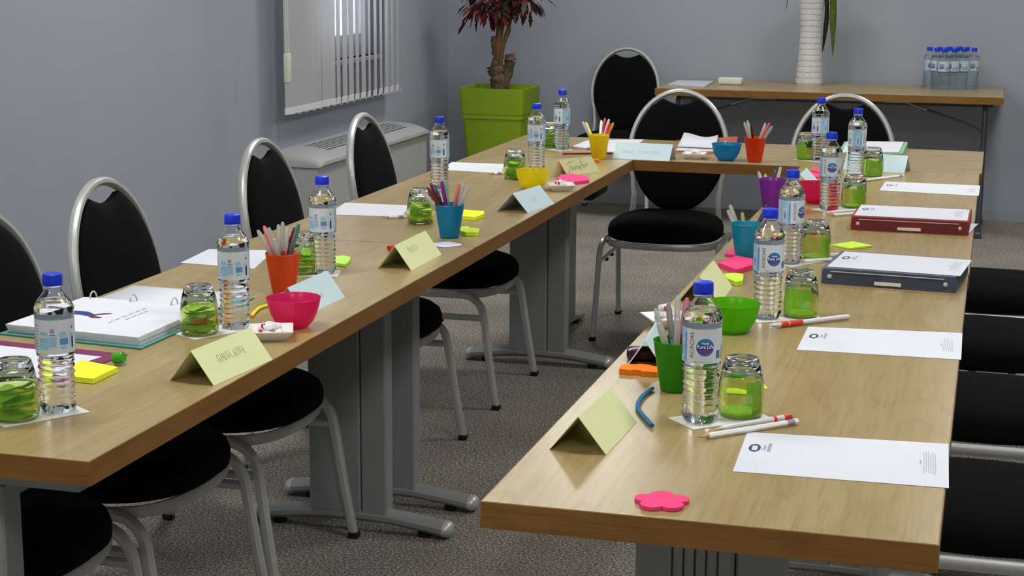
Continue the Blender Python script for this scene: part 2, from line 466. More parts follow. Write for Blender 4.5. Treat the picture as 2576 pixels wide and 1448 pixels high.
def tleg(t, cx, cy, rot=0, fluted=False):
    M = Matrix.Translation((cx, cy, 0)) @ Matrix.Rotation(rot, 4, 'Z')
    col = join(rbox(-.105, .035, -.028, .028, .05, .66, .004, 1), rbox(.037, .105, -.026, .028, .05, .66, .004, 1))
    c = mesh('column', xf(col, M), M_GREYM, t)
    for a in ((-.052, -.036, -.02, -.004, .012) if fluted else ()):
        mesh('groove', xf(box(a - .0012, a + .0012, -.0292, -.0275, .052, .655), M), M_GREYM2, c)
    pth = curve_pts([(-.255, 0, .024), (-.18, 0, .034), (-.08, 0, .044), (.08, 0, .044), (.18, 0, .034), (.255, 0, .024)], 3)
    f_ = mesh('foot', xf(sweep(pth, .03, .02, n=12, up=(0, 0, 1)), M), M_GREYM, t, smooth=True)
    for s in (-1, 1):
        cap = sweep([(s * .252, 0, .0242), (s * .262, 0, .0232), (s * .272, 0, .0225), (s * .277, 0, .0222)], .031, .021, n=12, taper=[1, 1, .8, .35])
        mesh('foot_cap', xf(cap, M), M_SILVER, f_, smooth=True)
        mesh('foot_pad', xf(lathe([(0, .018), (.012, .018)], 12), M @ Matrix.Translation((s * .2, 0, 0))), M_BLACK, f_)
    mesh('support_arm', xf(rbox(-.24, .24, -.025, .025, .66, TZ - .037, .004, 1), M), M_GREYM, t)

def desk(label, x0, x1, y0, y1, along, legs):
    cx, cy = (x0 + x1) / 2, (y0 + y1) / 2
    t = thing('conference_table', label, 'table', (0, 0, 0), 0, 'oak meeting tables set out in a U')
    tabletop(t, x0, x1, y0, y1, along)
    for l in legs: tleg(t, *l)
    if along == 'y':
        mesh('crossbar', rbox(cx - .02, cx + .02, legs[0][1] + .03, legs[1][1] - .03, .6, .65, .003, 1), M_GREYM, t)
    return t
GAP = .0012
desk('near oak table of the left row, by the opened ring binder', -1.80, -1.217, 2.085, 3.974 - GAP, 'y', [(-1.54, 2.222), (-1.54, 3.935)])
desk('far oak table of the left row, under the yellow bowl', -1.80, -1.217, 3.974, 5.875 - GAP, 'y', [(-1.54, 4.155), (-1.54, 5.885 - .07)])
ft = desk('oak table across the far end of the U, in front of two chairs', -1.80, -.024, 5.875, 6.55, 'x', [(-1.58, 6.33, pi / 2), (-.25, 6.33, pi / 2)])
mesh('cable_box', rbox(-1.445, -1.40, 6.05, 6.3, .57, .7125, .012, 2), M_BLACK, ft, smooth=True)
desk('near oak table of the right row, with the pink flower notes on it', -.629, -.033, 2.078, 3.974 - GAP, 'y', [(-.345, 2.27, 0, True), (-.345, 3.9)])
desk('far oak table of the right row, under the red folder', -.629, -.031, 3.974, 5.875 - GAP, 'y', [(-.345, 4.155), (-.345, 5.835)])

# side table against the back wall, folding legs
st = thing('folding_table', 'oak folding table against the back wall carrying the white vase', 'table')
tabletop(st, -1.77, .05, 9.09, 9.82, 'x')
M_DKST = mat('dark grey steel', '#5a5d62', rough=.4, metal=.5)
for x in (-1.66, -.04):
    mesh('leg_frame', join(sweep(curve_pts([(x, 9.2, 0.03), (x, 9.2, .6), (x, 9.22, .69), (x, 9.3, .705), (x, 9.6, .705), (x, 9.68, .69), (x, 9.7, .6), (x, 9.7, .03)], 4), .016, .014, n=8, up=(1, 0, 0)),
         sweep([(x, 9.2, .12), (x, 9.7, .12)], .012, n=8)), M_DKST, st, smooth=True)
    for y in (9.2, 9.7): mesh('foot_cap', rbox(x - .02, x + .02, y - .03, y + .03, 0, .035, .008, 2), M_DKST, st)
    s = 1 if x < -1 else -1
    mesh('brace', join(sweep(curve_pts([(x, 9.24, .5), (x + s * .03, 9.26, .57), (x + s * .3, 9.3, .66), (x + s * .42, 9.3, .70)], 4), .006, n=6)), M_DKST, st, smooth=True)
    mesh('bracket', join(box(x + s * .38, x + s * .52, 9.25, 9.35, .695, .712), sweep([(x + s * .4, 9.24, .70), (x + s * .3, 9.16, .672)], .009, .004, n=6)), M_SILVER, st)
mesh('apron_rail', rbox(-1.7, -.0, 9.42, 9.45, .67, .712, .003, 1), M_DKST, st)

# ------------------------------------------------------------------ chairs (local: the sitter faces +x)
def make_chair(label):
    t = thing('banquet_chair', label, 'chair', group='black oval-backed chairs with silver frames')
    def seat_o(a):
        x, y = cos(a), sin(a)
        sg = lambda v: 1 if v >= 0 else -1
        X = sg(x) * abs(x) ** .55; Y = sg(y) * abs(y) ** .55
        wx = .245 if X > 0 else .225
        hw = .222 - .02 * max(0, -X) - .028 * max(0, X) ** 3
        bulge = .02 * max(0, X) * (1 - Y * Y)
        return (X * (wx - .018) + bulge, Y * hw)
    mesh('seat', layers(seat_o, [(.386, .012), (.392, .002), (.402, 0), (.420, 0), (.437, .007), (.450, .024), (.461, .055), (.470, .10), (.476, .15), (.478, .19)], 56), M_BLACKF, t, smooth='all')
    # oval back cushion, notched at the top for the hand hole
    def lean(z): return -.195 - .185 * (z - .39)
    pts = []
    for k in range(48):
        a = 2 * pi * k / 48; y = .186 * sin(a); z = .678 + .232 * cos(a)
        if z > .8 and abs(y) < .07: z = min(z, .872 + (abs(y) / .07) ** 2 * .022)
        pts.append((y, z))
    V = []; F = []; n = 48
    for off, sc in ((.003, .93), (.016, .90), (.018, .7), (.0195, .4)):   # front dome
        for y, z in pts: V.append((lean(.678 + (z - .678) * sc) + off, y * sc, .678 + (z - .678) * sc))
    V = []
    ring = [(-.012, .94), (-.010, .985), (.004, 1.0), (.015, .975), (.021, .9), (.025, .7), (.027, .4)]
    for off, sc in ring:
        for y, z in pts:
            zz = .66 + (z - .66) * sc; V.append((lean(zz) + off, y * sc, zz))
    for i in range(len(ring) - 1):
        for k in range(n): F.append((i * n + k, i * n + (k + 1) % n, (i + 1) * n + (k + 1) % n, (i + 1) * n + k))
    F.append(tuple(range(n))[::-1]); F.append(tuple(range((len(ring) - 1) * n, len(ring) * n)))
    mesh('back_cushion', (V, F), M_BLACKF, t, smooth='all')
    # back frame: oval hoop whose ends run down to the seat
    half = []
    for k in range(0, 19):
        a = radians(k * 6.4); half.append((.196 * sin(a), .68 + .243 * cos(a)))
    half += [(.176, .545), (.171, .51), (.172, .47), (.178, .42), (.184, .372)]
    full = [(-y, z) for y, z in half[::-1]] + half[1:]
    mesh('back_frame', sweep([(lean(z), y, z) for y, z in full], .0105, .0125, n=8, up=(1, 0, .2), sq=True), M_SILVER, t, smooth=True)
    for s in (-1, 1):
        y = .226 * s
        mesh('side_rail', sweep([(-.125, y, .374), (.12, y, .374)], .009, .0135, n=8, sq=True), M_SILVER, t, smooth=True)
        fr = curve_pts([(.12, y, .374), (.165, y, .368), (.2, y + .002 * s, .335), (.213, y + .004 * s, .28), (.232, y + .008 * s, .15), (.255, y + .014 * s, .012)], 4)
        l1 = mesh('leg', sweep(fr, .0105, .0125, n=8, up=(1, 0, .3), sq=True), M_SILVER, t, smooth=True)
        rr = curve_pts([(-.125, y, .374), (-.165, y, .368), (-.195, y + .002 * s, .335), (-.205, y + .004 * s, .28), (-.228, y + .006 * s, .15), (-.262, y + .01 * s, .012)], 4)
        l2 = mesh('leg', sweep(rr, .0105, .0125, n=8, up=(1, 0, -.3), sq=True), M_SILVER, t, smooth=True)
        mesh('foot_cap', rbox(.243, .27, y + .014 * s - .013, y + .014 * s + .013, 0, .016, .003, 1), M_BLACK, l1)
        mesh('foot_cap', rbox(-.277, -.25, y + .01 * s - .013, y + .01 * s + .013, 0, .016, .003, 1), M_BLACK, l2)
        mesh('stretcher', sweep([(-.2, y + .004 * s, .30), (.21, y + .004 * s, .30)], .008, .010, n=8, sq=True), M_SILVER, t, smooth=True)
        for x_ in (-.05, .06): mesh('stacking_bumper', rbox(x_ - .012, x_ + .012, y - .006, y + .006, .281, .291, .002, 1), M_BLACK, t)
    ft_ = curve_pts([(.1, -.218, .371), (.17, -.19, .371), (.212, -.13, .371), (.232, 0, .371), (.212, .13, .371), (.17, .19, .371), (.1, .218, .371)], 5)
    mesh('front_rail', sweep(ft_, .006, .013, n=8, sq=True), M_SILVER, t, smooth=True)
    bk = curve_pts([(-.1, -.218, .371), (-.165, -.19, .371), (-.19, -.13, .371), (-.196, 0, .371), (-.19, .13, .371), (-.165, .19, .371), (-.1, .218, .371)], 5)
    mesh('rear_rail', sweep(bk, .006, .013, n=8, sq=True), M_SILVER, t, smooth=True)
    return t

ch0 = make_chair('black chair on the left row, farthest along, in front of the fan heater')
ch0.location = (-1.765, 5.40, 0)
for y, lb in ((4.56, 'black chair on the left row, second from the far end'), (3.63, 'black chair on the left row, its back third from the far end'),
              (3.10, 'black chair on the left row, its back cut by the left photo edge'), (2.585, 'nearest black chair of the left row, only its seat and legs in view')):
    dup(ch0, (-1.765, y, 0), 0, lb)
dup(ch0, (-1.205, 6.50, 0), -pi / 2 + .03, 'black chair facing the camera behind the blue name card on the far table')
dup(ch0, (-.565, 6.50, 0), -pi / 2 - .02, 'black chair facing the camera at the right of the far table, behind the green folder')
dup(ch0, (-2.06, 9.44, 0), -pi / 2, 'black chair standing against the back wall beside the potted tree')
for y, lb in ((3.30, 'nearest black chair seat on the right row'), (4.06, 'second black chair seat from the front on the right row'),
              (4.76, 'third black chair seat from the front on the right row'), (5.53, 'farthest black chair seat on the right row')):
    dup(ch0, (.045, y, 0), pi, lb)

# ------------------------------------------------------------------ potted tree
M_POT = mat('lime green planter plastic', '#86a80e', rough=.5, noise=.02, scale=10)
pt = thing('potted_tree', 'dark red-leaved potted tree with twisted trunks in the room corner', 'plant', (-2.70, 9.29, 0))
def sq(h, r=.02):
    out = []
    for cx, cy, a0 in ((h - r, h - r, 0), (-h + r, h - r, 90), (-h + r, -h + r, 180), (h - r, -h + r, 270)):
        for k in range(4):
            a = radians(a0 + k * 30); out.append((cx + r * cos(a), cy + r * sin(a)))
    return out
def sqstack(levels):
    V = []; F = []
    for z, h in levels: V += [(x, y, z) for x, y in sq(h)]
    m = len(levels)
    for i in range(m - 1):
        for k in range(16): F.append((i * 16 + k, i * 16 + (k + 1) % 16, i * 16 + 16 + (k + 1) % 16, i * 16 + 16 + k))
    F.append(tuple(range(16))[::-1]); F.append(tuple(range((m - 1) * 16, m * 16)))
    return V, F
pl = mesh('planter', sqstack([(0, .13), (.55, .172), (.552, .177), (.575, .177), (.577, .180), (.72, .19), (.72, .178), (.66, .17)]), M_POT, pt, smooth=True)
mesh('soil', rbox(-.168, .168, -.168, .168, .655, .672, .004, 1), mat('dark soil', '#2b241c', rough=1, noise=.3, scale=90, bump=1), pt)
M_BARK = mat('knobbly bark', '#5d4b35', rough=.95, noise=.35, scale=45, bump=1.0)
M_STEM = mat('tan stem bark', '#6b4d26', rough=.85, noise=.3, scale=60, bump=.6)
def knob(path, rad, seed, m_, name):
    rr = random.Random(seed); pp = curve_pts(path, 5)
    tp = [rad * (1 + rr.uniform(-.16, .16)) for _ in pp]
    v, f = sweep(pp, 1, n=12, taper=tp)
    v = [(x + rr.uniform(-.004, .004), y + rr.uniform(-.004, .004), z + rr.uniform(-.004, .004)) for x, y, z in v]
    return mesh(name, (v, f), m_, pt, smooth='all')
knob([(.0, 0, .66), (-.005, 0, .74), (-.02, 0, .80), (-.035, 0, .84)], .048, 1, M_BARK, 'trunk')
knob([(.01, 0, .66), (.02, .0, .73), (.04, .01, .80), (.055, .01, .86), (.05, .01, .90)], .03, 2, M_BARK, 'trunk')
knob([(-.04, 0, .80), (-.025, 0, .88), (-.03, 0, .95), (-.032, 0, 1.0)], .022, 3, M_BARK, 'trunk')
knob([(-.01, -.01, .80), (-.012, -.01, .9), (0, -.01, 1.02), (.005, -.01, 1.14), (-.02, 0, 1.26), (-.03, 0, 1.33)], .0165, 4, M_STEM, 'stem')
knob([(-.0, -.005, .82), (.012, -.005, .93), (.045, 0, 1.04), (.07, 0, 1.14), (.10, 0, 1.24), (.13, 0, 1.33)], .011, 5, M_STEM, 'stem')
knob([(-.015, .01, .85), (-.02, .01, 1.0), (-.03, .01, 1.15), (-.09, .01, 1.3)], .008, 6, M_BARK, 'stem')
leafm = [mat('dark red leaf', '#4a1216', rough=.55, noise=.4, scale=30), mat('crimson leaf', '#7a1a18', rough=.55, noise=.35, scale=30), mat('brown green leaf', '#2c2618', rough=.6, noise=.4, scale=30)]
def leaf_vf():
    # pointed leaf with a folded midrib and side lobes, along +x, about 9 cm
    up = [(0, .001), (.012, .006), (.022, .005), (.032, .013), (.046, .010), (.054, .017), (.064, .010), (.078, .007), (.095, 0)]
    V = [(x, 0, -.12 * x * x * 10 - 0.0) for x, w_ in up] + [(x, w_, -.12 * x * x * 10 + w_ * .35) for x, w_ in up] + [(x, -w_, -.12 * x * x * 10 + w_ * .35) for x, w_ in up]
    n = len(up); F = []
    for i in range(n - 1):
        F.append((i, i + 1, n + i + 1, n + i)); F.append((i, 2 * n + i, 2 * n + i + 1, i + 1))
    return V, F
lf = []
for k in range(3):
    o = mesh('leaf', leaf_vf(), leafm[k], pt, smooth='all'); lf.append(o)
rr = random.Random(11)
cnt = 0
clus = [(-.10, 0, 1.20, .13), (.0, -.02, 1.19, .10), (.16, -.02, 1.23, .13), (-.03, 0, 1.36, .17), (.20, 0, 1.36, .14), (-.16, .02, 1.30, .10), (.08, .0, 1.25, .09)]
for ci, (cx, cy, cz, cr_) in enumerate(clus):
    for j in range(42 if ci < 3 else 30):
        a = rr.uniform(0, 2 * pi); el = rr.uniform(-1.25, .7)
        d = Vector((cos(a) * cos(el), sin(a) * cos(el) * .8, sin(el)))
        pos = Vector((cx, cy, cz)) + d * cr_ * rr.uniform(.2, .85)
        if cnt < 3: o = lf[cnt]
        else:
            o = lf[rr.choice((0, 0, 1, 2, 0))].copy(); COL.objects.link(o); o.parent = pt
        cnt += 1
        o.location = pos
        dirv = (d + Vector((0, 0, -.55))).normalized()
        q = dirv.to_track_quat('X', 'Z'); o.rotation_euler = (q @ __import__('mathutils').Euler((rr.uniform(-1, 1), 0, 0)).to_quaternion()).to_euler()
        s_ = rr.uniform(.85, 1.3); o.scale = (s_, s_, s_)
for px_, pz_ in ((-.19, 1.09), (-.205, 1.07), (-.185, 1.12)):
    o = lf[0].copy(); COL.objects.link(o); o.parent = pt; o.location = (px_, -.02, pz_); o.rotation_euler = (rr.uniform(-1, 1), radians(55), radians(200)); o.scale = (.8,) * 3

# ------------------------------------------------------------------ white vase with hanging plant
vs = thing('vase', 'tall white vase with raised squares on the back table', 'vase', (-1.0, 9.62, TZ), .2)
def vr(z):  # waisted profile
    return .052 + .020 * max(0, 1 - z / .34) ** 1.6 + .015 * max(0, (z - .30) / .19) ** 1.4
prof = [(0, .068)] + [(z / 100, vr(z / 100)) for z in range(1, 49, 2)] + [(.485, vr(.485)), (.487, vr(.485) - .004), (.47, vr(.47) - .007), (.30, .045), (.02, .055)]
M_VASE = mat('matt white ceramic', '#d9d9d6', rough=.35)
mesh('body', lathe(prof, 36), M_VASE, vs, smooth=True)
vt = []
for r_ in range(15):
    z0 = .012 + r_ * .0315; z1 = z0 + .025
    for k in range(12):
        a0 = 2 * pi * k / 12 + .06; a1 = a0 + 2 * pi / 12 - .12
        V = []
        for dr in (-.001, .0028):
            for i in range(4):
                a = a0 + (a1 - a0) * i / 3
                ins = 0 if dr < 0 else .02
                aa = a + (ins if i == 0 else -ins if i == 3 else 0)
                for zz in (z0 + (0 if dr < 0 else .0012), z1 - (0 if dr < 0 else .0012)):
                    rr_ = vr(zz) + dr * 1.3; V.append((rr_ * cos(aa), rr_ * sin(aa), zz))
        F = [(8 + 2 * i, 10 + 2 * i, 11 + 2 * i, 9 + 2 * i) for i in range(3)] + [(2 * i, 2 * i + 2, 10 + 2 * i, 8 + 2 * i) for i in range(3)] + [(2 * i + 1, 9 + 2 * i, 11 + 2 * i, 3 + 2 * i) for i in range(3)] + [(0, 8, 9, 1), (6, 7, 15, 14)]
        vt.append((V, F))
for q in vt: mesh('raised_square', q, M_VASE, vs)
pg = thing('vase_plant', 'green grass-like plant with a long hanging tassel spilling out of the white vase', 'plant', (-1.0, 9.62, TZ))
M_GRASS = mat('green leaf blade', '#37501e', rough=.6, noise=.3, scale=30)
M_TASS = mat('mossy green tassel', '#4d6318', rough=.9, noise=.5, scale=160, bump=1)
M_TASD = mat('dark green tassel', '#2f3422', rough=.9, noise=.5, scale=160, bump=1)
def strand(pts, w_, m_, nm, taper_end=True, bump=0):
    pp = curve_pts(pts, 8); N = len(pp); rr2 = random.Random(len(pts) + int(w_ * 1e5))
    tp = [(1 if i < N * .75 else max(.08, (N - i) / (N * .25))) * (1 + rr2.uniform(-bump, bump)) for i in range(N)]
    return mesh(nm, sweep(pp, w_, w_ * (.2 if bump == 0 else .9), n=8, taper=tp, up=(0, 1, 0)), m_, pg, smooth='all')
strand([(.03, 0, .42), (.06, -.02, .56), (.10, -.03, .57), (.118, -.03, .48), (.122, -.03, .34), (.128, -.03, .17)], .020, M_TASS, 'tassel', bump=.12)
strand([(.02, 0, .42), (.04, -.01, .53), (.075, -.01, .50), (.083, .01, .38), (.075, .02, .28), (.066, .02, .18)], .013, M_TASD, 'tassel', bump=.12)
for q in ([(0, 0, .4), (-.03, -.01, .58), (-.09, -.02, .60), (-.125, -.02, .50), (-.142, -.02, .40)], [(.02, 0, .4), (.05, -.04, .6), (.10, -.06, .56), (.13, -.06, .45)],
          [(0, 0, .4), (.03, -.03, .55), (.07, -.05, .53), (.105, -.05, .44)], [(0, 0, .4), (-.02, -.02, .6), (-.06, -.03, .66), (-.13, -.03, .62)],
          [(0, 0, .4), (.02, 0, .62), (.12, -.03, .70), (.2, -.03, .62)], [(0, 0, .4), (0, -.02, .62), (.0, -.05, .72)], [(0, 0, .4), (-.01, -.01, .55), (-.035, -.02, .53), (-.05, -.02, .5)]):
    strand(q, .004, M_GRASS, 'blade')

# ------------------------------------------------------------------ water bottle
M_WATER = glassy('clear plastic and water', '#f7fcff', ior=1.34)
M_CAP = mat('blue bottle cap', '#1438d8', rough=.35)
M_LABEL = mat('white bottle label', '#dde5ec', rough=.45)
M_LBLUE = mat('pale blue label print', '#9fc9e6', rough=.45, noise=.15, scale=50)
M_MBLUE = mat('mid blue label print', '#5f9ccc', rough=.45)
M_DBLUE = mat('deep blue label print', '#23337c', rough=.45)
M_PURP = mat('purple label print', '#7b3b93', rough=.45)
M_RED = mat('plum lettering', '#7d3a4e', rough=.5)
M_WHITE = mat('white print', '#ffffff', rough=.5)
ldisc = bpy.data.materials.new('blue logo gradient'); ldisc.use_nodes = True
nt = ldisc.node_tree; p = nt.nodes['Principled BSDF']; p.inputs['Roughness'].default_value = .4
tc = nt.nodes.new('ShaderNodeTexCoord'); sp = nt.nodes.new('ShaderNodeSeparateXYZ'); nt.links.new(tc.outputs['Object'], sp.inputs[0])
mr = nt.nodes.new('ShaderNodeMapRange'); mr.inputs[1].default_value = .108; mr.inputs[2].default_value = .139; nt.links.new(sp.outputs[2], mr.inputs[0])
cr = nt.nodes.new('ShaderNodeValToRGB'); e = cr.color_ramp.elements; e[0].color = hexc('#3f8fc4'); e[1].color = hexc('#3f93c8')
for ps, cc in ((.25, '#2f6cb4'), (.4, '#2a4fa4'), (.62, '#2a4ea0'), (.85, '#2f7ec0')):
    k = e.new(ps); k.color = hexc(cc)
nt.links.new(mr.outputs[0], cr.inputs[0]); nt.links.new(cr.outputs[0], p.inputs['Base Color'])

def rib(z):
    return 0
prof = [(.0015, .012), (.0, .019), (.0006, .023), (.004, .0262), (.009, .0283), (.0145, .0288)]
z = .018
for k in range(7):
    prof += [(z, .0272), (z + .0022, .0262), (z + .0044, .0272), (z + .0066, .0286)]
    z += .0098
prof += [(.0875, .0272), (.0905, .0278), (.0935, .0296), (.0955, .0302), (.0975, .0300), (.1535, .0300), (.1555, .0304), (.158, .0312), (.1605, .0304), (.1625, .0303), (.1655, .0313), (.169, .0309), (.174, .0288), (.180, .0252), (.186, .0208), (.191, .0168), (.195, .0143), (.198, .0136), (.200, .0136), (.2008, .0158), (.2028, .0158), (.2036, .0130), (.2190, .0130)]
def bmod(t, z):
    if z < .012: return 1 + .10 * (max(0, .012 - z) / .012) * (cos(5 * t) ** 2 - .6)
    if .066 < z < .0905: return 1 + .022 * sin(6 * t + (z - .08) * 260)
    if z < .066: return 1 + .006 * sin(10 * t + z * 300)
    if z > .168: return 1
    return 1
outer = lathe(prof, 60, bmod)
cav = lathe([(.1778, .0262), (.180, .0246), (.186, .0202), (.191, .0162), (.195, .0137), (.198, .0130), (.2185, .0122)], 60, None, flip=True)
bottle0 = thing('water_bottle', 'x', 'bottle', group='small water bottles standing at the places')
raw_mesh('bottle_body', join(outer, cav), M_WATER, bottle0)
# cap with knurling
def kn(t, z): return 1 + (.012 * (1 if int(t / (2 * pi) * 60) % 2 else -1) if .2045 < z < .2195 else 0)
cp = mesh('cap', lathe([(.2035, .0150), (.2040, .0157), (.2062, .0157), (.2066, .0150), (.2072, .0157), (.2195, .0155), (.2215, .0146), (.2225, .012)], 60, kn), M_CAP, bottle0, smooth=True)
RL = .0305
def cyl(u, v, dr=0.0): a = u / RL; return ((RL + dr) * cos(a), (RL + dr) * sin(a), v)
def patch(u0, u1, v0, v1, dr, n=None):
    n = n or max(1, int((u1 - u0) / .003)); V = []
    for i in range(n + 1):
        u = u0 + (u1 - u0) * i / n; V += [cyl(u, v0, dr), cyl(u, v1, dr)]
    return V, [(2 * i, 2 * i + 2, 2 * i + 3, 2 * i + 1) for i in range(n)]
def poly_disc(cu, cv, r, dr, a0=0, a1=2 * pi, n=28, rings=4):
    V = [cyl(cu, cv, dr)]; F = []
    for j in range(1, rings + 1):
        for k in range(n): a = a0 + (a1 - a0) * k / n; V.append(cyl(cu + r * j / rings * cos(a), cv + r * j / rings * sin(a), dr))
    for k in range(n): F.append((0, 1 + k, 1 + (k + 1) % n))
    for j in range(rings - 1):
        for k in range(n): a, b = 1 + j * n + k, 1 + j * n + (k + 1) % n; F.append((a, a + n, b + n, b))
    return V, F
D = RL * pi / 180
lab = mesh('label', patch(-180 * D, 180 * D, .0985, .1528, 0, 72), M_LABEL, bottle0, smooth='all')
def multi(name, items, parent):
    V = []; F = []; I = []; ms = []
    for vf, m_ in items:
        if m_ not in ms: ms.append(m_)
        k = len(V); V += vf[0]; F += [tuple(i + k for i in f) for f in vf[1]]; I += [ms.index(m_)] * len(vf[1])
    me = bpy.data.meshes.new(name); me.from_pydata(V, [], F)
    for m_ in ms: me.materials.append(m_)
    me.polygons.foreach_set('material_index', I); me.polygons.foreach_set('use_smooth', [True] * len(F)); me.update()
    o = bpy.data.objects.new(name, me); COL.objects.link(o); o.parent = parent; return o
LC = .1245
def swoosh():
    V = []; F = []; n = 14
    for i in range(n + 1):
        u = -.0095 + .019 * i / n; t_ = (u / .0095)
        top = LC - .0028 - .0018 * (t_ ** 2); bot = LC - .0028 - .0075 * sqrt(max(0, 1 - t_ * t_)) - .0004
        V += [cyl(u, bot, .0003), cyl(u, top, .0003)]
    return V, [(2 * i, 2 * i + 2, 2 * i + 3, 2 * i + 1) for i in range(n)]
tx = text_vf('Pure Life', .0082, bold=.0001); wd = max(v[0] for v in tx[0]) - min(v[0] for v in tx[0]); sc = .0262 / wd
nz = text_vf('Nestlé', .0042, bold=.0001)
multi('logo', [(poly_disc(0, LC, .0153, .00008), M_WHITE), (poly_disc(0, LC, .0143, .00016), ldisc), (swoosh(), M_PURP),
               (mapv(tx, lambda x, y, z: cyl(x * sc, LC + y * sc * 1.15 + .0008, .0004)), M_WHITE), (mapv(nz, lambda x, y, z: cyl(x, LC + .0062 + y, .0004)), M_WHITE)], lab)
ac = text_vf('ACACIAS', .0125); wa = max(v[0] for v in ac[0]) - min(v[0] for v in ac[0]); sa = .041 / wa
f50 = text_vf('50cL', .0034); fz = text_vf('EAU MINERALE NATURELLE', .0019)
multi('lettering', [(mapv(ac, lambda x, y, z: cyl(-40 * D - y * sa * .95, LC + .0025 + x * sa, .0003)), M_RED),
                    (mapv(f50, lambda x, y, z: cyl(-27 * D + x, .1015 + y, .0003)), M_DBLUE), (mapv(fz, lambda x, y, z: cyl(2 * D + x, .1012 + y, .0003)), M_INKG)], lab)
fr_ = [(patch(-116 * D, -58 * D, .0985, .1528, .0001), M_LBLUE), (patch(-92 * D, -76 * D, .106, .134, .0002), M_WHITE), (patch(-90.5 * D, -77.5 * D, .1075, .1325, .0003), M_LBLUE),
       (patch(-88 * D, -80 * D, .110, .124, .0004), M_MBLUE), (patch(-66 * D, -60 * D, .101, .146, .0002), M_MBLUE),
       (poly_disc(-135 * D, .139, .0028, .0002), M_MBLUE), (patch(-139 * D, -131 * D, .106, .124, .0002), M_DBLUE), (patch(-137 * D, -133 * D, .124, .129, .0002), M_MBLUE),
       (patch(-146 * D, -145 * D, .112, .135, .0002), M_MBLUE),
       (patch(-179 * D, -153 * D, .113, .1235, .0002), M_MBLUE), (patch(-180 * D, -156 * D, .125, .131, .0002), M_LBLUE), (patch(-176 * D, -158 * D, .1065, .111, .0002), M_LBLUE), (patch(-178 * D, -162 * D, .131, .134, .0002), M_LBLUE),
       (patch(150 * D, 172 * D, .110, .1265, .0002), M_LBLUE), (patch(120 * D, 148 * D, .106, .1245, .0002), M_LBLUE), (patch(154 * D, 166 * D, .132, .139, .0002), M_INKG), (patch(152 * D, 168 * D, .1285, .1297, .0002), M_DBLUE),
       (patch(122 * D, 146 * D, .128, .134, .0002), M_LBLUE), (patch(60 * D, 84 * D, .103, .125, .0002), M_INKG)]
for k in range(9): fr_.append((patch(88 * D, 114 * D, .104 + k * .0048, .1055 + k * .0048, .0002), M_INKG))
for k in range(10): fr_.append((patch((36 + k * 1.7) * D, (36.9 + k * 1.7) * D, .106, .119, .0002), M_INK))
multi('print_panels', fr_, lab)

# (x, y), degrees by which the logo is turned to the viewer's right, label
bl = [((-0.4142, 2.5547), 10, 'nearest bottle of the right row, logo facing the camera, beside the green cup'),
      ((-0.4144, 3.3532), 22, 'second bottle of the right row, between the green bowl and the blue-grey box file'),
      ((-0.4430, 3.9865), 55, 'third bottle of the right row, its lettering facing the camera'),
      ((-0.4361, 4.8790), 8, 'fourth bottle of the right row, standing before the magenta bowl'),
      ((-0.4256, 5.6792), 88, 'fifth bottle of the right row, before the far pale blue card'),
      ((-0.5836, 6.0580), 118, 'bottle on the right half of the far table, beside an upturned green glass'),
      ((-1.4012, 2.3146), 192, 'nearest bottle of the left row, left of the bright yellow notes'),
      ((-1.3942, 2.9574), 186, 'second bottle of the left row, behind the nearest yellow name card'),
      ((-1.4436, 3.5344), 170, 'third bottle of the left row, right of the orange cup of pens'),
      ((-1.6332, 4.9534), 160, 'fourth bottle of the left row, behind the turquoise cup of pens'),
      ((-1.4695, 5.4959), 165, 'fifth bottle of the left row, behind the yellow bowl'),
      ((-1.5333, 6.0979), 118, 'bottle in the far left corner of the U, behind the yellow cup')]
for i, ((x, y), off, lb) in enumerate(bl):
    o = bottle0 if i == 0 else dup(bottle0)
    o.location = (x, y, TZ + .0012); o.rotation_euler = (0, 0, facing(x, y) + radians(off))
    o['label'] = lb
# pack of bottles on the back table
PA = radians(38); pc = Vector((-.235, 9.63))
k = 0
for i in range(4):
    for j in range(3):
        q = Vector(((i - 1.5) * .0655, (j - 1) * .0655)); q = Vector((q.x * cos(PA) - q.y * sin(PA), q.x * sin(PA) + q.y * cos(PA))) + pc
        dup(bottle0, (q.x, q.y, TZ + .0012), facing(q.x, q.y) + radians(RND.uniform(-50, 50)), 'packed water bottle on the back table, %s row, %s' % (('front', 'middle', 'rear')[j], ('leftmost', 'second from the left', 'third from the left', 'rightmost')[i]), 'bottles in the pack on the back table')
M_FILM = bpy.data.materials.new('shrink film'); M_FILM.use_nodes = True
nt = M_FILM.node_tree; g = nt.nodes.new('ShaderNodeBsdfTransparent'); g.inputs[0].default_value = (.93, .97, .99, 1)
mx = nt.nodes.new('ShaderNodeMixShader'); mx.inputs[0].default_value = .12; nt.nodes['Principled BSDF'].inputs['Base Color'].default_value = hexc('#b4cbd4'); nt.nodes['Principled BSDF'].inputs['Roughness'].default_value = .15
nt.links.new(g.outputs[0], mx.inputs[1]); nt.links.new(nt.nodes['Principled BSDF'].outputs[0], mx.inputs[2]); nt.links.new(mx.outputs[0], nt.nodes['Material Output'].inputs[0])
hull = []
for cx, cy, a0 in ((.098, .0655, 0), (-.098, .0655, 90), (-.098, -.0655, 180), (.098, -.0655, 270)):
    for q in range(5): a = radians(a0 + q * 22.5); hull.append((cx + .0335 * cos(a), cy + .0335 * sin(a)))
V = [(x * s_, y * s_, z) for z, s_ in ((.0006, .97), (.012, 1), (.085, .985), (.150, 1), (.168, .99)) for x, y in hull]; nh = len(hull)
F = [(i * nh + q, i * nh + (q + 1) % nh, (i + 1) * nh + (q + 1) % nh, (i + 1) * nh + q) for i in range(4) for q in range(nh)]
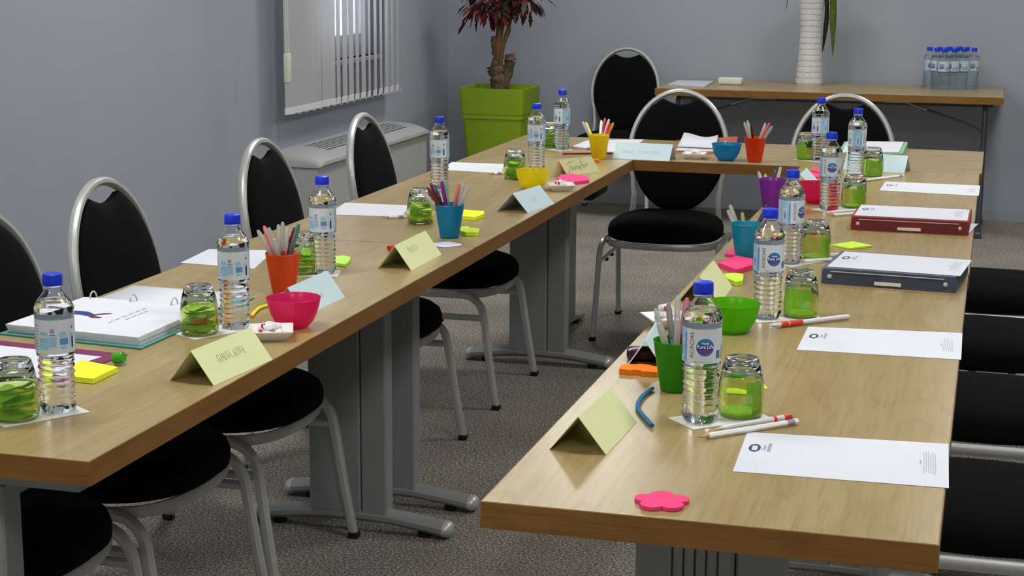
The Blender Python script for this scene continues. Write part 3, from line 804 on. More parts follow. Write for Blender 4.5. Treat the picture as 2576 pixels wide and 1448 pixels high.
fo = tag(mesh('shrink_wrap', (V, F), M_FILM, smooth='all'), 'clear shrink film around the pack of bottles on the back table', 'packaging')
fo.location = (pc.x, pc.y, TZ); fo.rotation_euler = (0, 0, PA)

# ------------------------------------------------------------------ upturned green glasses, napkins, white mats
M_GLASS = glassy('green tumbler glass', '#ffffff', ior=1.48, zramp=(.048, '#e8f1b6', .080, '#f4f8f2'))
gp_out = [(.0, .0335), (.0005, .0345), (.006, .0362), (.018, .0372), (.034, .0370), (.052, .0354), (.068, .0326), (.080, .0296), (.087, .0276), (.0905, .0262), (.092, .024)]
gp_in = [(.078, .001), (.0778, .016), (.076, .0225), (.070, .0270), (.060, .0308), (.045, .0337), (.030, .0348), (.015, .0347), (.004, .0334), (.0, .0325)]
# one closed surface: outside from rim up to the base, then the inside back down
gv = lathe(gp_out + [(.0918, .012), (.0910, .001)], 48, caps=False); gi = lathe(gp_in, 48, caps=False)
nV = len(gv[0]); V = gv[0] + gi[0]; F = gv[1] + [tuple(i + nV for i in f) for f in gi[1]]
nn = 48; top0 = (len(gp_out) + 1) * nn
F.append(tuple(range(top0, top0 + nn)))                                   # pole of the base, outside
F.append(tuple(nV + q for q in range(nn))[::-1])                          # inside pole
lastr = nV + (len(gp_in) - 1) * nn
for q in range(nn): F.append((lastr + q, lastr + (q + 1) % nn, (q + 1) % nn, q))
glass0 = raw_mesh('upturned_glass', (V, F), M_GLASS)
def napkin_vf(kind, seed):
    rr = random.Random(seed); V = []; F = []
    if kind == 'fold':       # a napkin pushed in: folded layers, wavy edges
        nl = 5; n = 14
        for l in range(nl):
            z0 = .004 + l * .0105; ph, ph2, tx_, ty_ = rr.uniform(0, 6), rr.uniform(0, 6), rr.uniform(-.16, .16), rr.uniform(-.16, .16)
            for side in (0, .0012):
                k0 = len(V)
                for a_ in range(n + 1):
                    for b_ in range(n + 1):
                        u, v = a_ / n * 2 - 1, b_ / n * 2 - 1
                        x = u * sqrt(max(0, 1 - v * v / 2)) * .031 * (1 - .03 * l); y = v * sqrt(max(0, 1 - u * u / 2)) * .031 * (1 - .03 * l)
                        zz = z0 + .0022 * sin(2.6 * u + ph) + .0026 * sin(3.3 * v + ph2 + u) + tx_ * x + ty_ * y + side + .004 * abs(u) ** 3
                        V.append((x, y, max(.0006 + side, zz)))
                for a_ in range(n):
                    for b_ in range(n):
                        q_ = k0 + a_ * (n + 1) + b_; F.append((q_, q_ + 1, q_ + n + 2, q_ + n + 1))
            # the fold that closes one edge of the layer
            k1 = k0 - (n + 1) ** 2
            for b_ in range(n): F.append((k1 + b_, k1 + b_ + 1, k0 + b_ + 1, k0 + b_))
            for b_ in range(n): F.append((k1 + n * (n + 1) + b_, k1 + n * (n + 1) + b_ + 1, k0 + n * (n + 1) + b_ + 1, k0 + n * (n + 1) + b_))
        return V, F
    # 'line': one napkin lining the wall and lying across the bottom
    n = 30; a0 = rr.uniform(0, 6); arc = rr.uniform(1.6, 2.6) if kind == 'line' else 4.4
    rows = [(.004, .0318), (.02, .0335), (.038, .0325), (.050, .0300)]
    k0 = 0
    for th in (0, -.0009):
        for zz, R_ in rows:
            for q in range(n + 1):
                a = a0 + arc * q / n; w_ = .004 * sin(3.1 * a) if zz > .045 else 0
                V.append(((R_ + th) * cos(a), (R_ + th) * sin(a), zz + w_))
    m_ = n + 1
    for s_ in (0, 1):
        for i in range(3):
            for q in range(n):
                a_ = s_ * 4 * m_ + i * m_ + q; F.append((a_, a_ + 1, a_ + m_ + 1, a_ + m_))
    d = lathe([(.0012, .027), (.004, .031), (.0055, .0305), (.006, .02)], 24)
    return join((V, F), d)
gl = [((-0.3580, 2.6065), 'line', 'upturned green glass beside the nearest bottle of the right row'),
      ((-0.3518, 3.3905), 'line', 'upturned green glass next to the second bottle of the right row'),
      ((-0.3912, 4.0638), 'line', 'upturned green glass before the lime diamond note'),
      ((-0.3727, 4.9536), 'line', 'upturned green glass behind the red folder'),
      ((-0.3728, 5.6816), 'wrap', 'upturned glass with a tall lime napkin before the far pale blue card'),
      ((-0.6312, 6.0850), 'line', 'upturned green glass on the right half of the far table'),
      ((-1.4406, 2.2558), 'fold', 'upturned glass cut by the left edge of the photo, lime napkin inside'),
      ((-1.4348, 2.8861), 'fold', 'upturned glass beside the ring binder with an orange sweet in its napkin'),
      ((-1.4888, 3.5213), 'fold', 'upturned glass half hidden behind the orange cup of pens'),
      ((-1.4688, 4.2898), 'fold', 'upturned glass left of the turquoise cup, its lime napkin in layers'),
      ((-1.4768, 5.2553), 'fold', 'upturned glass left of the yellow bowl, lime napkin inside'),
      ((-1.5870, 6.1404), 'fold', 'upturned glass between the two farthest bottles of the left row')]
for i, ((x, y), kind, lb) in enumerate(gl):
    g = glass0 if i == 0 else glass0.copy()
    if i: COL.objects.link(g)
    g.location = (x, y, TZ + .0042); g.rotation_euler = (0, 0, i)
    tag(g, lb, 'glass', 'upturned green glasses')
    where = lb.replace('upturned green glass ', '').replace('upturned glass ', '').split(', lime')[0].split(', its')[0].replace(' with an orange sweet in its napkin', '').replace('with a tall lime napkin ', '')
    nlb = {'line': 'lime paper napkin in the glass ', 'fold': 'layered lime napkin in the glass ', 'wrap': 'tall lime napkin in the glass '}[kind] + where
    nk = mesh('paper_napkin', napkin_vf(kind, 20 + i), M_NAP, smooth='all')
    nk.location = (x, y, TZ + .0042); tag(nk, nlb, 'napkin', 'lime napkins in the glasses')

def flat(name, poly, m_, label, cat, z0=.0006, th=.0006, group=None):
    cx = sum(p[0] for p in poly) / len(poly); cy = sum(p[1] for p in poly) / len(poly)
    o = mesh(name, prism([(x - cx, y - cy) for x, y in poly], 0, th), m_, loc=(cx, cy, TZ + z0))
    return tag(o, label, cat, group)
def rect(cx, cy, w_, h_, a):
    c, s = cos(a), sin(a); return [(cx + x * c - y * s, cy + x * s + y * c) for x, y in ((-w_ / 2, -h_ / 2), (w_ / 2, -h_ / 2), (w_ / 2, h_ / 2), (-w_ / 2, h_ / 2))]
lift = []
names = ['under the nearest bottle and glass of the right row', 'under the second bottle and glass of the right row', 'under the third bottle and glass of the right row', 'under the fourth bottle and glass of the right row',
         'under the farthest glass of the right row', 'under the glass on the right of the far table', 'under the nearest bottle of the left row', 'under the bottle behind the nearest yellow name card', 'under the third bottle of the left row', 'under the glass beside the turquoise cup', 'under the glass left of the yellow bowl', 'under the far left corner bottle']
for i in range(12):
    bx, by = bl[i][0]; gx, gy = gl[i][0]
    cx, cy = (bx + gx) / 2, (by + gy) / 2; a = atan2(gy - by, gx - bx)
    d = sqrt((bx - gx) ** 2 + (by - gy) ** 2)
    if d > .12 or d < .06: pass
    o = flat('white_napkin', rect(cx, cy, min(d, .1) + .072, .075, a), M_PAPER2, 'folded white paper napkin ' + names[i], 'napkin', z0=.0003, th=.0008, group='white napkins under the bottles')

# ------------------------------------------------------------------ paper sheets
def letter(poly, label, z0=.0004, printed=True):
    """A4 sheet; poly = logo end near, logo end far, other end far, other end near"""
    o = flat('letter_sheet', poly, M_PAPER, label, 'paper', z0=z0, th=.0004, group='letterhead sheets at the places')
    if printed:
        a, b, c, d = [Vector(q) for q in poly]; ctr = (a + b + c + d) / 4
        ux = (d - a) / 1.0; uy = (b - a) / 1.0
        def P_(u, v, z=.00055): q = a + ux * u + uy * v - ctr; return (q.x, q.y, z)
        V = []; F = []; I = []
        n = 20
        V += [P_(.065 + .03 * cos(2 * pi * k / n) * 1.0, .60 + .10 * sin(2 * pi * k / n)) for k in range(n)]; F.append(tuple(range(n)))
        items = [((V, F), M_INK)]
        def bar(u0, u1, v0, v1, z=.00056): return [P_(u0, v0, z), P_(u1, v0, z), P_(u1, v1, z), P_(u0, v1, z)], [(0, 1, 2, 3)]
        items.append((bar(.052, .078, .545, .655, .0006), M_PAPER))
        tw = text_vf('Best', .02); tw2 = text_vf('Residence', .02)
        def txt(tv, u, v, hu, lv):
            x0 = min(p[0] for p in tv[0]); x1 = max(p[0] for p in tv[0]); y0 = min(p[1] for p in tv[0]); y1 = max(p[1] for p in tv[0])
            return [P_(u + (p[1] - y0) / (y1 - y0) * -hu, v + (p[0] - x0) / (x1 - x0) * lv, .0006) for p in tv[0]], tv[1]
        items.append((bar(.108, .120, .56, .68), M_INKG)); items.append((bar(.128, .145, .52, .74), M_INKG))
        items.append((bar(.10, .104, .55, .60), M_INKG))
        rr = random.Random(3)
        for k in range(6):
            u = .885 + k * .011; v0 = .26 + rr.uniform(0, .08); v1 = .86 - rr.uniform(0, .1); v = v0
            while v < v1:
                l = rr.uniform(.02, .07); items.append((bar(u, u + .0035, v, min(v + l, v1)), M_INKG)); v += l + .012
        items.append((bar(.868, .874, .50, .60), M_INKG))
        multi('print', items, o)['kind'] = 'stuff'
    return o
letter([(-0.3252, 2.3071), (-0.3339, 2.5144), (-0.0354, 2.5381), (-0.0284, 2.3172)], 'nearest letterhead sheet, flat on the front of the right row')
letter([(-0.3245, 3.0913), (-0.3254, 3.2974), (-0.0323, 3.3292), (-0.0295, 3.1008)], 'letterhead sheet between the red-gripped pen and the table edge')
letter([(-0.3258, 5.3431), (-0.3202, 5.5600), (-0.0256, 5.5573), (-0.0274, 5.3121)], 'letterhead sheet at the far end of the right row')
for q, lb in (([(-1.8129, 3.5596), (-1.8320, 3.7471), (-1.6725, 3.7803), (-1.6174, 3.5415)], 'blank sheet left of the orange cup of pens'), ([(-1.7623, 4.3566), (-1.8016, 4.5843), (-1.6053, 4.5901), (-1.5549, 4.3859)], 'blank sheet left of the layered glass and turquoise cup'),
              ([(-1.7801, 5.3954), (-1.8034, 5.6076), (-1.6156, 5.6110), (-1.5547, 5.3713)], 'blank sheet left of the glass by the yellow bowl')):
    letter(q, lb, printed=False)
for k, (q, lb) in enumerate((([(-1.5248, 6.1799), (-1.5170, 6.4581), (-1.3127, 6.5429), (-1.2810, 6.0593)], 'white sheet lying behind the yellow cup on the far table'),)):
    letter(q, lb, printed=False)
def curled(name, poly, m_, label, h=.012, z0=.001):
    """sheet whose far side lifts in a wave"""
    a, b, c, d = [Vector(q) for q in poly]; V = []; n = 8
    for i in range(n + 1):
        u = i / n
        for v in (0, .5, 1):
            q = (a * (1 - u) + d * u) * (1 - v) + (b * (1 - u) + c * u) * v
            V.append((q.x, q.y, TZ + z0 + h * (v ** 1.5) * (.75 + .25 * cos(u * 5)) + .001))
    F = [(i * 3 + j, i * 3 + j + 1, i * 3 + j + 4, i * 3 + j + 3) for i in range(n) for j in (0, 1)]
    o = mesh(name, (V, F), m_, smooth='all')
    sm = o.modifiers.new('thickness', 'SOLIDIFY'); sm.thickness = .0008
    return tag(o, label, 'paper')

# orange folder with papers on the far table
M_OFOLD = sheer('orange folder plastic', '#e8a07c', trans=.3, clear=.5)
oa, ob, oc, od = Vector((-1.1219, 6.1130) + (TZ + .0006,)), Vector((-1.1536, 6.5000, 0.7585)), Vector((-0.9465, 6.5000, 0.7596)), Vector((-0.8941, 6.1505) + (TZ + .0006,))
of = thing('orange_folder', 'see-through orange document folder behind the turquoise bowl', 'folder')
mesh('folder_sheet', prism([(oa.x, oa.y), (ob.x, ob.y), (oc.x, oc.y), (od.x, od.y)], TZ + .0006, TZ + .0016), M_OFOLD, of)
fl_ = [(-1.1767, 6.4900, 0.7587), (-1.0075, 6.4000, 0.7649), (-0.9316, 6.4200, 0.7594), (-0.9380, 6.5000, 0.7798), (-0.9806, 6.5200, 0.7702)]
mesh('folder_flap', (fl_ + [(x, y + .0012, z) for x, y, z in fl_], [(0, 1, 2, 3, 4), (9, 8, 7, 6, 5)] + [(k, (k + 1) % 5, (k + 1) % 5 + 5, k + 5) for k in range(5)]), M_OFOLD, of)
curled('letter_sheet', [(-1.1270, 6.2455), [(-1.1413, 6.4671)][0], [(-1.0089, 6.4685)][0], (-0.9814, 6.2403)], M_PAPER, 'bent white papers lying in the orange folder', h=.030, z0=.010)
curled('letter_sheet', [(-1.1209, 6.1798), [(-1.1392, 6.4387)][0], [(-0.9705, 6.4384)][0], (-0.9426, 6.1999)], M_PAPER, 'lower bent paper at the bottom of the orange folder', h=.018, z0=.003)

# green folder
gf = thing('green_folder', 'pale green folder holding white sheets on the far table', 'folder')
gq = [(-0.5375, 6.2837), (-0.5529, 6.7266), (-0.3136, 6.7931), (-0.3112, 6.3599)]
ga, gb, gc, gd = Vector(gq[0] + (TZ + .001,)), Vector((-0.5359, 6.5200, 0.7706)), Vector((-0.3014, 6.5300, 0.7764)), Vector(gq[3] + (TZ + .001,))
def wedge(a, b, c, d, th, z0=0):
    V = [a + Vector((0, 0, z0)), b + Vector((0, 0, z0)), c + Vector((0, 0, z0)), d + Vector((0, 0, z0))]
    return [tuple(v) for v in V] + [tuple(v + Vector((0, 0, th))) for v in V], [(0, 1, 2, 3), (7, 6, 5, 4), (0, 4, 5, 1), (1, 5, 6, 2), (2, 6, 7, 3), (3, 7, 4, 0)]
M_GF = mat('pale green folder', '#8cc49a', rough=.5)
mesh('folder_sheet', wedge(ga, gb, gc, gd, .0015), M_GF, gf)
mesh('folder_base', prism([(ga.x, ga.y + .004), (gb.x, gb.y), (gc.x, gc.y), (gd.x, gd.y + .004)], TZ + .0004, TZ + .001), M_GF, gf)
mesh('folder_spine', wedge(Vector((gb.x, gb.y, TZ + .001)), Vector((gb.x, gb.y + .002, TZ + .001)), Vector((gc.x, gc.y + .002, TZ + .001)), Vector((gc.x, gc.y, TZ + .001)), gb.z - TZ - .001), M_GF, gf)
ctr = (ga + gb + gc + gd) / 4
def shr(p_, s_): return ctr + (p_ - ctr) * s_
tag(mesh('letter_sheet', wedge(shr(ga, .88), shr(gb, .9), shr(gc, .88), shr(gd, .88), .003, .0022), M_PAPER), 'white sheets on the pale green folder', 'paper')

# box files on the right row
def box_file(q, label, m_, sp_, dark):
    a, d = Vector(q[0]), Vector(q[1]); u = (d - a).normalized(); v = Vector((-u.y, u.x)); L = (d - a).length
    W = .235; H = .033
    t = thing('box_file', label, 'folder', (a.x, a.y, TZ + .0008), atan2(u.y, u.x))
    mesh('shell', join(rbox(0, L, 0, W, 0, .002, .0009, 1), rbox(0, L, W - .002, W, .002, H, .0009, 1), rbox(0, .002, .002, W - .002, .002, H - .004, .0009, 1), rbox(L - .002, L, .002, W - .002, .002, H - .004, .0009, 1)), m_, t)
    mesh('spine', rbox(0, L, -.002, 0, .0, H, .0009, 1), sp_, t)
    mesh('lid', rbox(0, L, .0, W, H, H + .0018, .0008, 1), m_, t)
    mesh('ring_mechanism', join(rbox(.025, L * .44, .004, .03, .005, H - .009, .004, 1), rbox(L * .58, L - .025, .004, .03, .005, H - .009, .004, 1)), mat(dark, dark, rough=.4), t)
    mesh('spine_edge', sweep([(.02, -.003, H - .005), (L - .025, -.003, H - .005)], .0013, n=6), M_SILVER, t)
    mesh('spine_label', rbox(L * .40, L * .60, -.0032, -.0021, .004, .012, .0004, 1), mat('cream label slip', '#e2ddcf', rough=.5), t)
    for x in (.018, L - .022): mesh('rivet', xf(lathe([(0, .005), (.0015, .005), (.003, .0025)], 10), Matrix.Translation((x, -.002, H * .5)) @ Matrix.Rotation(pi / 2, 4, 'X')), M_SILVER, t)
    mesh('page_block', rbox(.012, L - .012, .035, W - .02, .003, H - .003, .001, 1), M_PAPER, t)
    return t, u, v
t1, u1, v1 = box_file([(-0.3468, 4.5446), (-0.0435, 4.5402)], 'translucent red box file under a white sheet on the right row', sheer('red folder plastic', '#cf6a76', trans=.25, clear=.42), sheer('clear red spine', '#d07c84', trans=.3, clear=.78), '#2c0a0e')
t2, u2, v2 = box_file([(-0.3462, 3.7619), (-0.0553, 3.7357)], 'translucent blue-grey box file under a letterhead sheet', sheer('blue grey folder plastic', '#a2aac0', trans=.25, clear=.45), sheer('clear blue spine', '#a2a8ba', trans=.3, clear=.78), '#161a28')
def sheet_on(q0, u, v, x0, x1, y0, y1, z, label, ang=0):
    o = Vector(q0); P4 = [o + u * x0 + v * y0, o + u * x0 + v * y1, o + u * x1 + v * y1, o + u * x1 + v * y0]
    c_ = sum(P4, Vector((0, 0))) / 4; R2 = Matrix.Rotation(ang, 2)
    P4 = [tuple(c_ + R2 @ (p_ - c_)) for p_ in P4]
    return letter(P4, label, z0=z)
A1 = Vector([(-0.3468, 4.5446)][0]); A2 = Vector([(-0.3462, 3.7619)][0])
sheet_on(A1, u1, v1, .006, .298, .016, .22, .0362, 'letterhead sheet lying on the red box file')
sheet_on(A2, u2, v2, .01, .30, .012, .222, .0362, 'letterhead sheet lying on the blue-grey box file', -.01)
tag(mesh('loose_sheet', prism([(-0.0520, 4.5643), (-0.0451, 4.7410), (-0.0211, 4.7488), (-0.0475, 4.5389)], TZ + .0004, TZ + .001), M_PAPER), 'corner of a loose sheet sticking out right of the red box file', 'paper')

# open ring binder on the left row
bq = [(-1.485, 2.745), (-1.788, 2.775), (-1.770, 3.235), (-1.480, 3.225)]   # near right, near left, far left, far right
rb = thing('ring_binder', 'open ring binder full of white pages with teal cover on the left row', 'binder')
M_TEAL = mat('teal binder cover', '#4f9a94', rough=.5)
def qd(q, u, v):   # u across (right->left), v away
    a, b, c, d = [Vector(p_) for p_ in q]; r_ = (a * (1 - u) + b * u) * (1 - v) + (d * (1 - u) + c * u) * v; return (r_.x, r_.y)
mesh('cover', prism([qd(bq, -.02, -.02), qd(bq, 1.02, -.02), qd(bq, 1.02, 1.0), qd(bq, -.02, 1.0)], TZ + .0008, TZ + .0035), M_TEAL, rb)
near = []
for k in range(6):
    o_ = .012 * (k % 3) / 3
    mesh('page', prism([qd(bq, .01 + o_, .008 * (5 - k) / 5 + o_ * .3), qd(bq, .99, .004 * (5 - k)), qd(bq, .99, .585 + .003 * k), qd(bq, .01 + o_, .585 + .003 * k)], TZ + .0036 + k * .0028, TZ + .0060 + k * .0028), M_PAPER, rb)
V = []
for i in range(7):   # far half of the opened binder: pages curving down to the spine
    v = .60 + .4 * i / 6; z = TZ + .0205 - .013 * sin(pi * min(1, i / 2.2) / 2) * 1 + .003 * (i / 6)
    for u in (.03, .97): V.append(qd(bq, u, v) + (z,))
F = [(2 * i, 2 * i + 1, 2 * i + 3, 2 * i + 2) for i in range(6)]
fl = mesh('page', (V, F), M_PAPER, rb, smooth='all'); s_ = fl.modifiers.new('thickness', 'SOLIDIFY'); s_.thickness = .003; s_.offset = -1
for u in (.28, .60, .07, .92):
    x, y = qd(bq, u, .60)
    arc = [(x + .001 * cos(a), y + .013 * cos(a), TZ + .014 + .019 * sin(a)) for a in [pi * j / 10 for j in range(11)]]
    mesh('ring', sweep(arc, .0017, n=8, up=(1, 0, 0)), M_SILVER, rb, smooth=True)
# printing on the top page: a dark picture of two hands and two lines of text
def pq(u, v, z=TZ + .0204): return qd(bq, u, v) + (z,)
def pbar(u0, v0, u1, v1, w_):
    a, b = Vector((u0, v0)), Vector((u1, v1)); nrm = (b - a).normalized(); nrm = Vector((-nrm.y, nrm.x)) * w_ / 2
    return [pq(*(a + nrm)), pq(*(b + nrm)), pq(*(b - nrm)), pq(*(a - nrm))], [(0, 1, 2, 3)]
it = [(([pq(.80, .33), pq(.70, .335), pq(.62, .30), pq(.62, .26), pq(.72, .27), pq(.80, .25)], [(0, 1, 2, 3, 4, 5)]), M_DBLUE),
      (([pq(.62, .30), pq(.58, .33), pq(.52, .345), pq(.53, .325), pq(.57, .30), pq(.60, .28), pq(.56, .265), pq(.52, .26), pq(.53, .24), pq(.58, .235), pq(.62, .25)], [(0, 1, 2, 3, 4, 5), (0, 5, 10), (5, 6, 7, 8, 9, 10)]), mat('brown print', '#5c3436', rough=.8))]
for k in range(6): it.append((pbar(.40 - .0 + k * .0 , .18 + k * .055, .40, .215 + k * .055, .014), M_INKG))
for k in range(4): it.append((pbar(.345, .26 + k * .05, .345, .295 + k * .05, .012), M_INKG))
multi('print', it, rb)['kind'] = 'stuff'
# plum folder with sheets, near left
M_PLUM = sheer('plum folder plastic', '#b2558a', trans=.3, clear=.3)
tag(mesh('plum_folder', prism([(-1.79, 2.46), (-1.515, 2.46), (-1.482, 2.69), (-1.79, 2.72)], TZ + .0006, TZ + .0022), M_PLUM), 'see-through plum folder behind the nearest bottle of the left row', 'folder')
tag(mesh('letter_sheet', prism([(-1.785, 2.47), (-1.545, 2.47), (-1.515, 2.655), (-1.785, 2.685)], TZ + .0024, TZ + .003), M_PAPER), 'white sheet in the plum folder', 'paper')

# ------------------------------------------------------------------ folded name cards
GLY = {'G': [[(.9, .8), (.5, 1), (.1, .7), (.05, .3), (.4, 0), (.85, .15), (.9, .45), (.5, .45)]], 'H': [[(.1, 0), (.15, 1)], [(.85, 0), (.8, 1)], [(.1, .5), (.85, .5)]],
       'I': [[(.15, 0), (.18, 1)]], 'S': [[(.85, .85), (.5, 1), (.2, .8), (.4, .55), (.75, .35), (.6, .03), (.1, .1)]], 'L': [[(.2, 1), (.15, .05), (.8, .02)]],
       'A': [[(.05, 0), (.45, 1), (.9, 0)], [(.2, .38), (.75, .4)]], 'N': [[(.1, 0), (.15, 1), (.8, .05), (.85, 1)]], 'E': [[(.8, .98), (.2, .95), (.15, .03), (.8, 0)], [(.18, .5), (.65, .5)]],
       'M': [[(.02, 0), (.15, 1), (.5, .35), (.85, 1), (.98, 0)]], 'R': [[(.15, 0), (.15, 1), (.7, .95), (.75, .6), (.2, .5), (.85, 0)]], 'C': [[(.85, .85), (.5, 1), (.1, .6), (.15, .2), (.5, 0), (.85, .12)]],
       'D': [[(.15, 0), (.15, 1), (.7, .85), (.85, .45), (.6, .05), (.15, 0)]], 'V': [[(.05, 1), (.45, 0), (.9, 1)]], 'O': [[(.5, 1), (.1, .7), (.15, .15), (.55, 0), (.9, .35), (.8, .85), (.5, 1)]],
       'T': [[(.05, .95), (.95, 1)], [(.5, .98), (.48, 0)]], 'e': [[(.1, .4), (.8, .5), (.6, .9), (.2, .7), (.2, .1), (.8, .1)]], ' ': []}
def hand(word, wl, hl, gap=.25):
    # one pen stroke list per letter; width wl, height hl
    out = []; x = 0; rr = random.Random(len(word))
    for c_ in word:
        dy = rr.uniform(-.12, .12); k = rr.uniform(.85, 1.1)
        for st_ in GLY[c_]: out.append([(x + p_[0] * wl * k, (p_[1] * k + dy) * hl) for p_ in st_])
        x += wl * (.55 if c_ == 'I' else 1) * (1 + gap)
    return [[(a - x / 2, b - hl / 2) for a, b in st_] for st_ in out]
JEN = [[(.0, .62), (.13, .80), (.30, .84)], [(.17, .82), (.155, .45), (.12, .1), (.06, -.1), (.0, .02), (.05, .2)],
       [(.22, .28), (.30, .42), (.25, .52), (.20, .36), (.26, .18), (.34, .3)], [(.36, .2), (.37, .45), (.42, .46), (.43, .22)], [(.43, .4), (.48, .48), (.50, .24)],
       [(.53, .24), (.54, .48), (.59, .46), (.60, .26)], [(.62, .46), (.63, .26)], [(.66, .1), (.70, .6), (.68, .98), (.73, 1.0)], [(.66, .5), (.76, .52)],
       [(.76, .36), (.83, .5), (.80, .56), (.75, .4), (.80, .28), (.88, .36)], [(.90, .28), (.89, .54), (.97, .5), (1.0, .42)]]
def tent(spec, m_, label, text=None, size=.022, shear=0, off=(0, 0), tm=None, pw=.0005):
    A, B, Cc, h = spec; A, B, Cc = Vector(A), Vector(B), Vector(Cc); D_ = B + (Cc - A)
    c = (A + B + Cc + D_) / 4; th = .0007
    def p3(q, z): return Vector((q.x - c.x, q.y - c.y, z))
    R0, R1 = p3((A + Cc) / 2, h), p3((B + D_) / 2, h)
    a, b, cc, d = p3(A, .0004), p3(B, .0004), p3(Cc, .0004), p3(D_, .0004)
    n1 = (b - a).cross(R0 - a).normalized(); n2 = (cc - d).cross(R1 - d).normalized()
    if n1.z < 0: n1 = -n1
    if n2.z < 0: n2 = -n2
    t = thing('name_card', label, 'name card', (c.x, c.y, TZ), group='folded name cards')
    def slab(p, q, r, s, n_):
        V = [p, q, r, s, p - n_ * th, q - n_ * th, r - n_ * th, s - n_ * th]
        return V, [(0, 1, 2, 3), (7, 6, 5, 4), (0, 4, 5, 1), (1, 5, 6, 2), (2, 6, 7, 3), (3, 7, 4, 0)]
    mesh('card', join(slab(a, b, R1, R0, n1), slab(cc, d, R1, R0, n2)), m_, t)
    if text:
        strokes = text if isinstance(text, list) else hand(text, size * .5, size * .8)
        if isinstance(text, list): strokes = [[((x - .5) * size * 2.2, (y - .45) * size) for x, y in st_] for st_ in text]
        U = (b - a).normalized(); W_ = (R0 - a) - U * (R0 - a).dot(U); W_.normalize()
        O = (a + b + R0 + R1) / 4 + n1 * .0004 + U * off[0] + W_ * off[1]
        rib_ = []
        for st_ in strokes:
            pp_ = [tuple(O + U * (x + y * shear) + W_ * y) for x, y in st_]
            rib_.append(sweep(pp_, pw, .0002, n=4, up=tuple(n1)))
        lt = mesh('lettering', join(*rib_), tm or M_PENCIL, t); lt['kind'] = 'stuff'
    return t
tent(((-1.2368, 2.5341), (-1.2171, 2.7336), (-1.3238, 2.5441), 0.0565), M_YCARD, 'pale yellow folded card with a nine-letter pencilled name, nearest on the left row', 'GHISLAINE', .0185, 0, (.0, .005))
tent(((-1.2646, 3.6272), (-1.2653, 3.8517), (-1.3489, 3.6319), 0.0565), M_YCARD, 'pale yellow folded card with a faint pencilled name, by the table joint', 'MARICA', .0185, .1, (-.025, .010), mat('faint pencil', '#b4b890', rough=.9))
tent(((-1.3294, 5.3712), (-1.2530, 5.5153), (-1.3838, 5.3320), 0.0550), M_YCARD, 'pale yellow folded card with large slanted handwriting, left row', JEN, .047, .1, (-.012, .0), mat('dark pencil writing', '#6a6f58', rough=.9), pw=.0009)
tent(((-0.5147, 2.3345), (-0.5076, 2.5199), (-0.6013, 2.3377), 0.0545), M_YCARD, 'blank pale yellow folded card at the front of the right row')
tent(((-1.2415, 4.5564), (-1.2142, 4.7507), (-1.3349, 4.5653), 0.0535), M_BCARD, 'pale blue folded card in front of the white dish, left row', 'LAE', .02, .1, (0, 0), mat('very faint pencil', '#b3c6cc', rough=.9))
tent(((-1.304, 3.097), (-1.298, 3.296), (-1.388, 3.109), .055), M_BCARD, 'pale blue folded card behind the pink bowl', 'e', .014, 0, (.012, -.008), mat('grey pencil', '#7c8a9a', rough=.9))
spw = ((-1.294, 5.889), (-1.088, 5.884), (-1.285, 5.972), .055)
tent(spw, M_BCARD, 'wide pale blue folded card with two faint words on the far table', 'ANDRE  VINCELOTTI', .0135, .1, (-.005, -.004), mat('faint blue pen', '#9db4cc', rough=.9))
tent(((-.481, 5.839), (-.274, 5.797), (-.465, 5.924), .055), M_BCARD, 'blank pale blue folded card beside the glass with the tall napkin')
tent(((-.527, 3.465), (-.529, 3.66), (-.615, 3.467), .057), M_YCARD, 'pale yellow folded card beside the green bowl, turned away')
tent(((-.532, 2.871), (-.546, 3.05), (-.598, 2.862), .050), M_BCARD, 'pale blue folded card behind the green cup')
tent(((-.53, 5.33), (-.53, 5.51), (-.608, 5.33), .042), M_BCARD, 'pale blue folded card behind the magenta bowl')

# ------------------------------------------------------------------ sticky notes
def pad(cx, cy, w_, h_, a, th, m_, label, lay=1):
    o = mesh('note_pad', rbox(-w_ / 2, w_ / 2, -h_ / 2, h_ / 2, 0, th, .0005, 1), m_, loc=(cx, cy, TZ + .0006)); o.rotation_euler = (0, 0, a)
    return tag(o, label, 'note pad')
def padq(q, th, m_, label):
    cx = sum(p_[0] for p_ in q) / len(q); cy = sum(p_[1] for p_ in q) / len(q)
    o = mesh('note_pad', prism([(x - cx, y - cy) for x, y in q], 0, th), m_, loc=(cx, cy, TZ + .0006)); return tag(o, label, 'note pad')
padq([(-1.4709, 2.4874), (-1.4352, 2.4843), (-1.4362, 2.5708), (-1.5231, 2.5984), (-1.5085, 2.5366)], .009, M_YNOTE, 'bright yellow note pad beside the nearest bottle of the left row')
padq([(-1.3853, 4.3885), (-1.3408, 4.3734), (-1.3354, 4.4419), (-1.3499, 4.4903), (-1.4115, 4.5012), (-1.4107, 4.4326)], .010, M_YNOTE, 'yellow note pad right of the turquoise cup')
padq([(-1.3110, 4.1464), (-1.2898, 4.1268), (-1.2595, 4.1366), (-1.2750, 4.1981), (-1.3045, 4.2021), (-1.3142, 4.2262), (-1.3303, 4.2074)], .010, M_LNOTE, 'small lime note pad with a step, by the turquoise cup')
padq([(-1.3300, 5.2366), (-1.2708, 5.1567), (-1.2242, 5.2313), (-1.2489, 5.3247), (-1.3121, 5.3663), (-1.3443, 5.3346)], .009, M_PNOTE, 'pink note pad behind the white dish of sweets, left row')
padq([(-0.5976, 3.8861), (-0.5433, 3.8092), (-0.5160, 3.8801), (-0.5274, 3.9625), (-0.5707, 3.9931)], .011, M_PNOTE, 'pink diamond note pad beside the turquoise cup, right row')
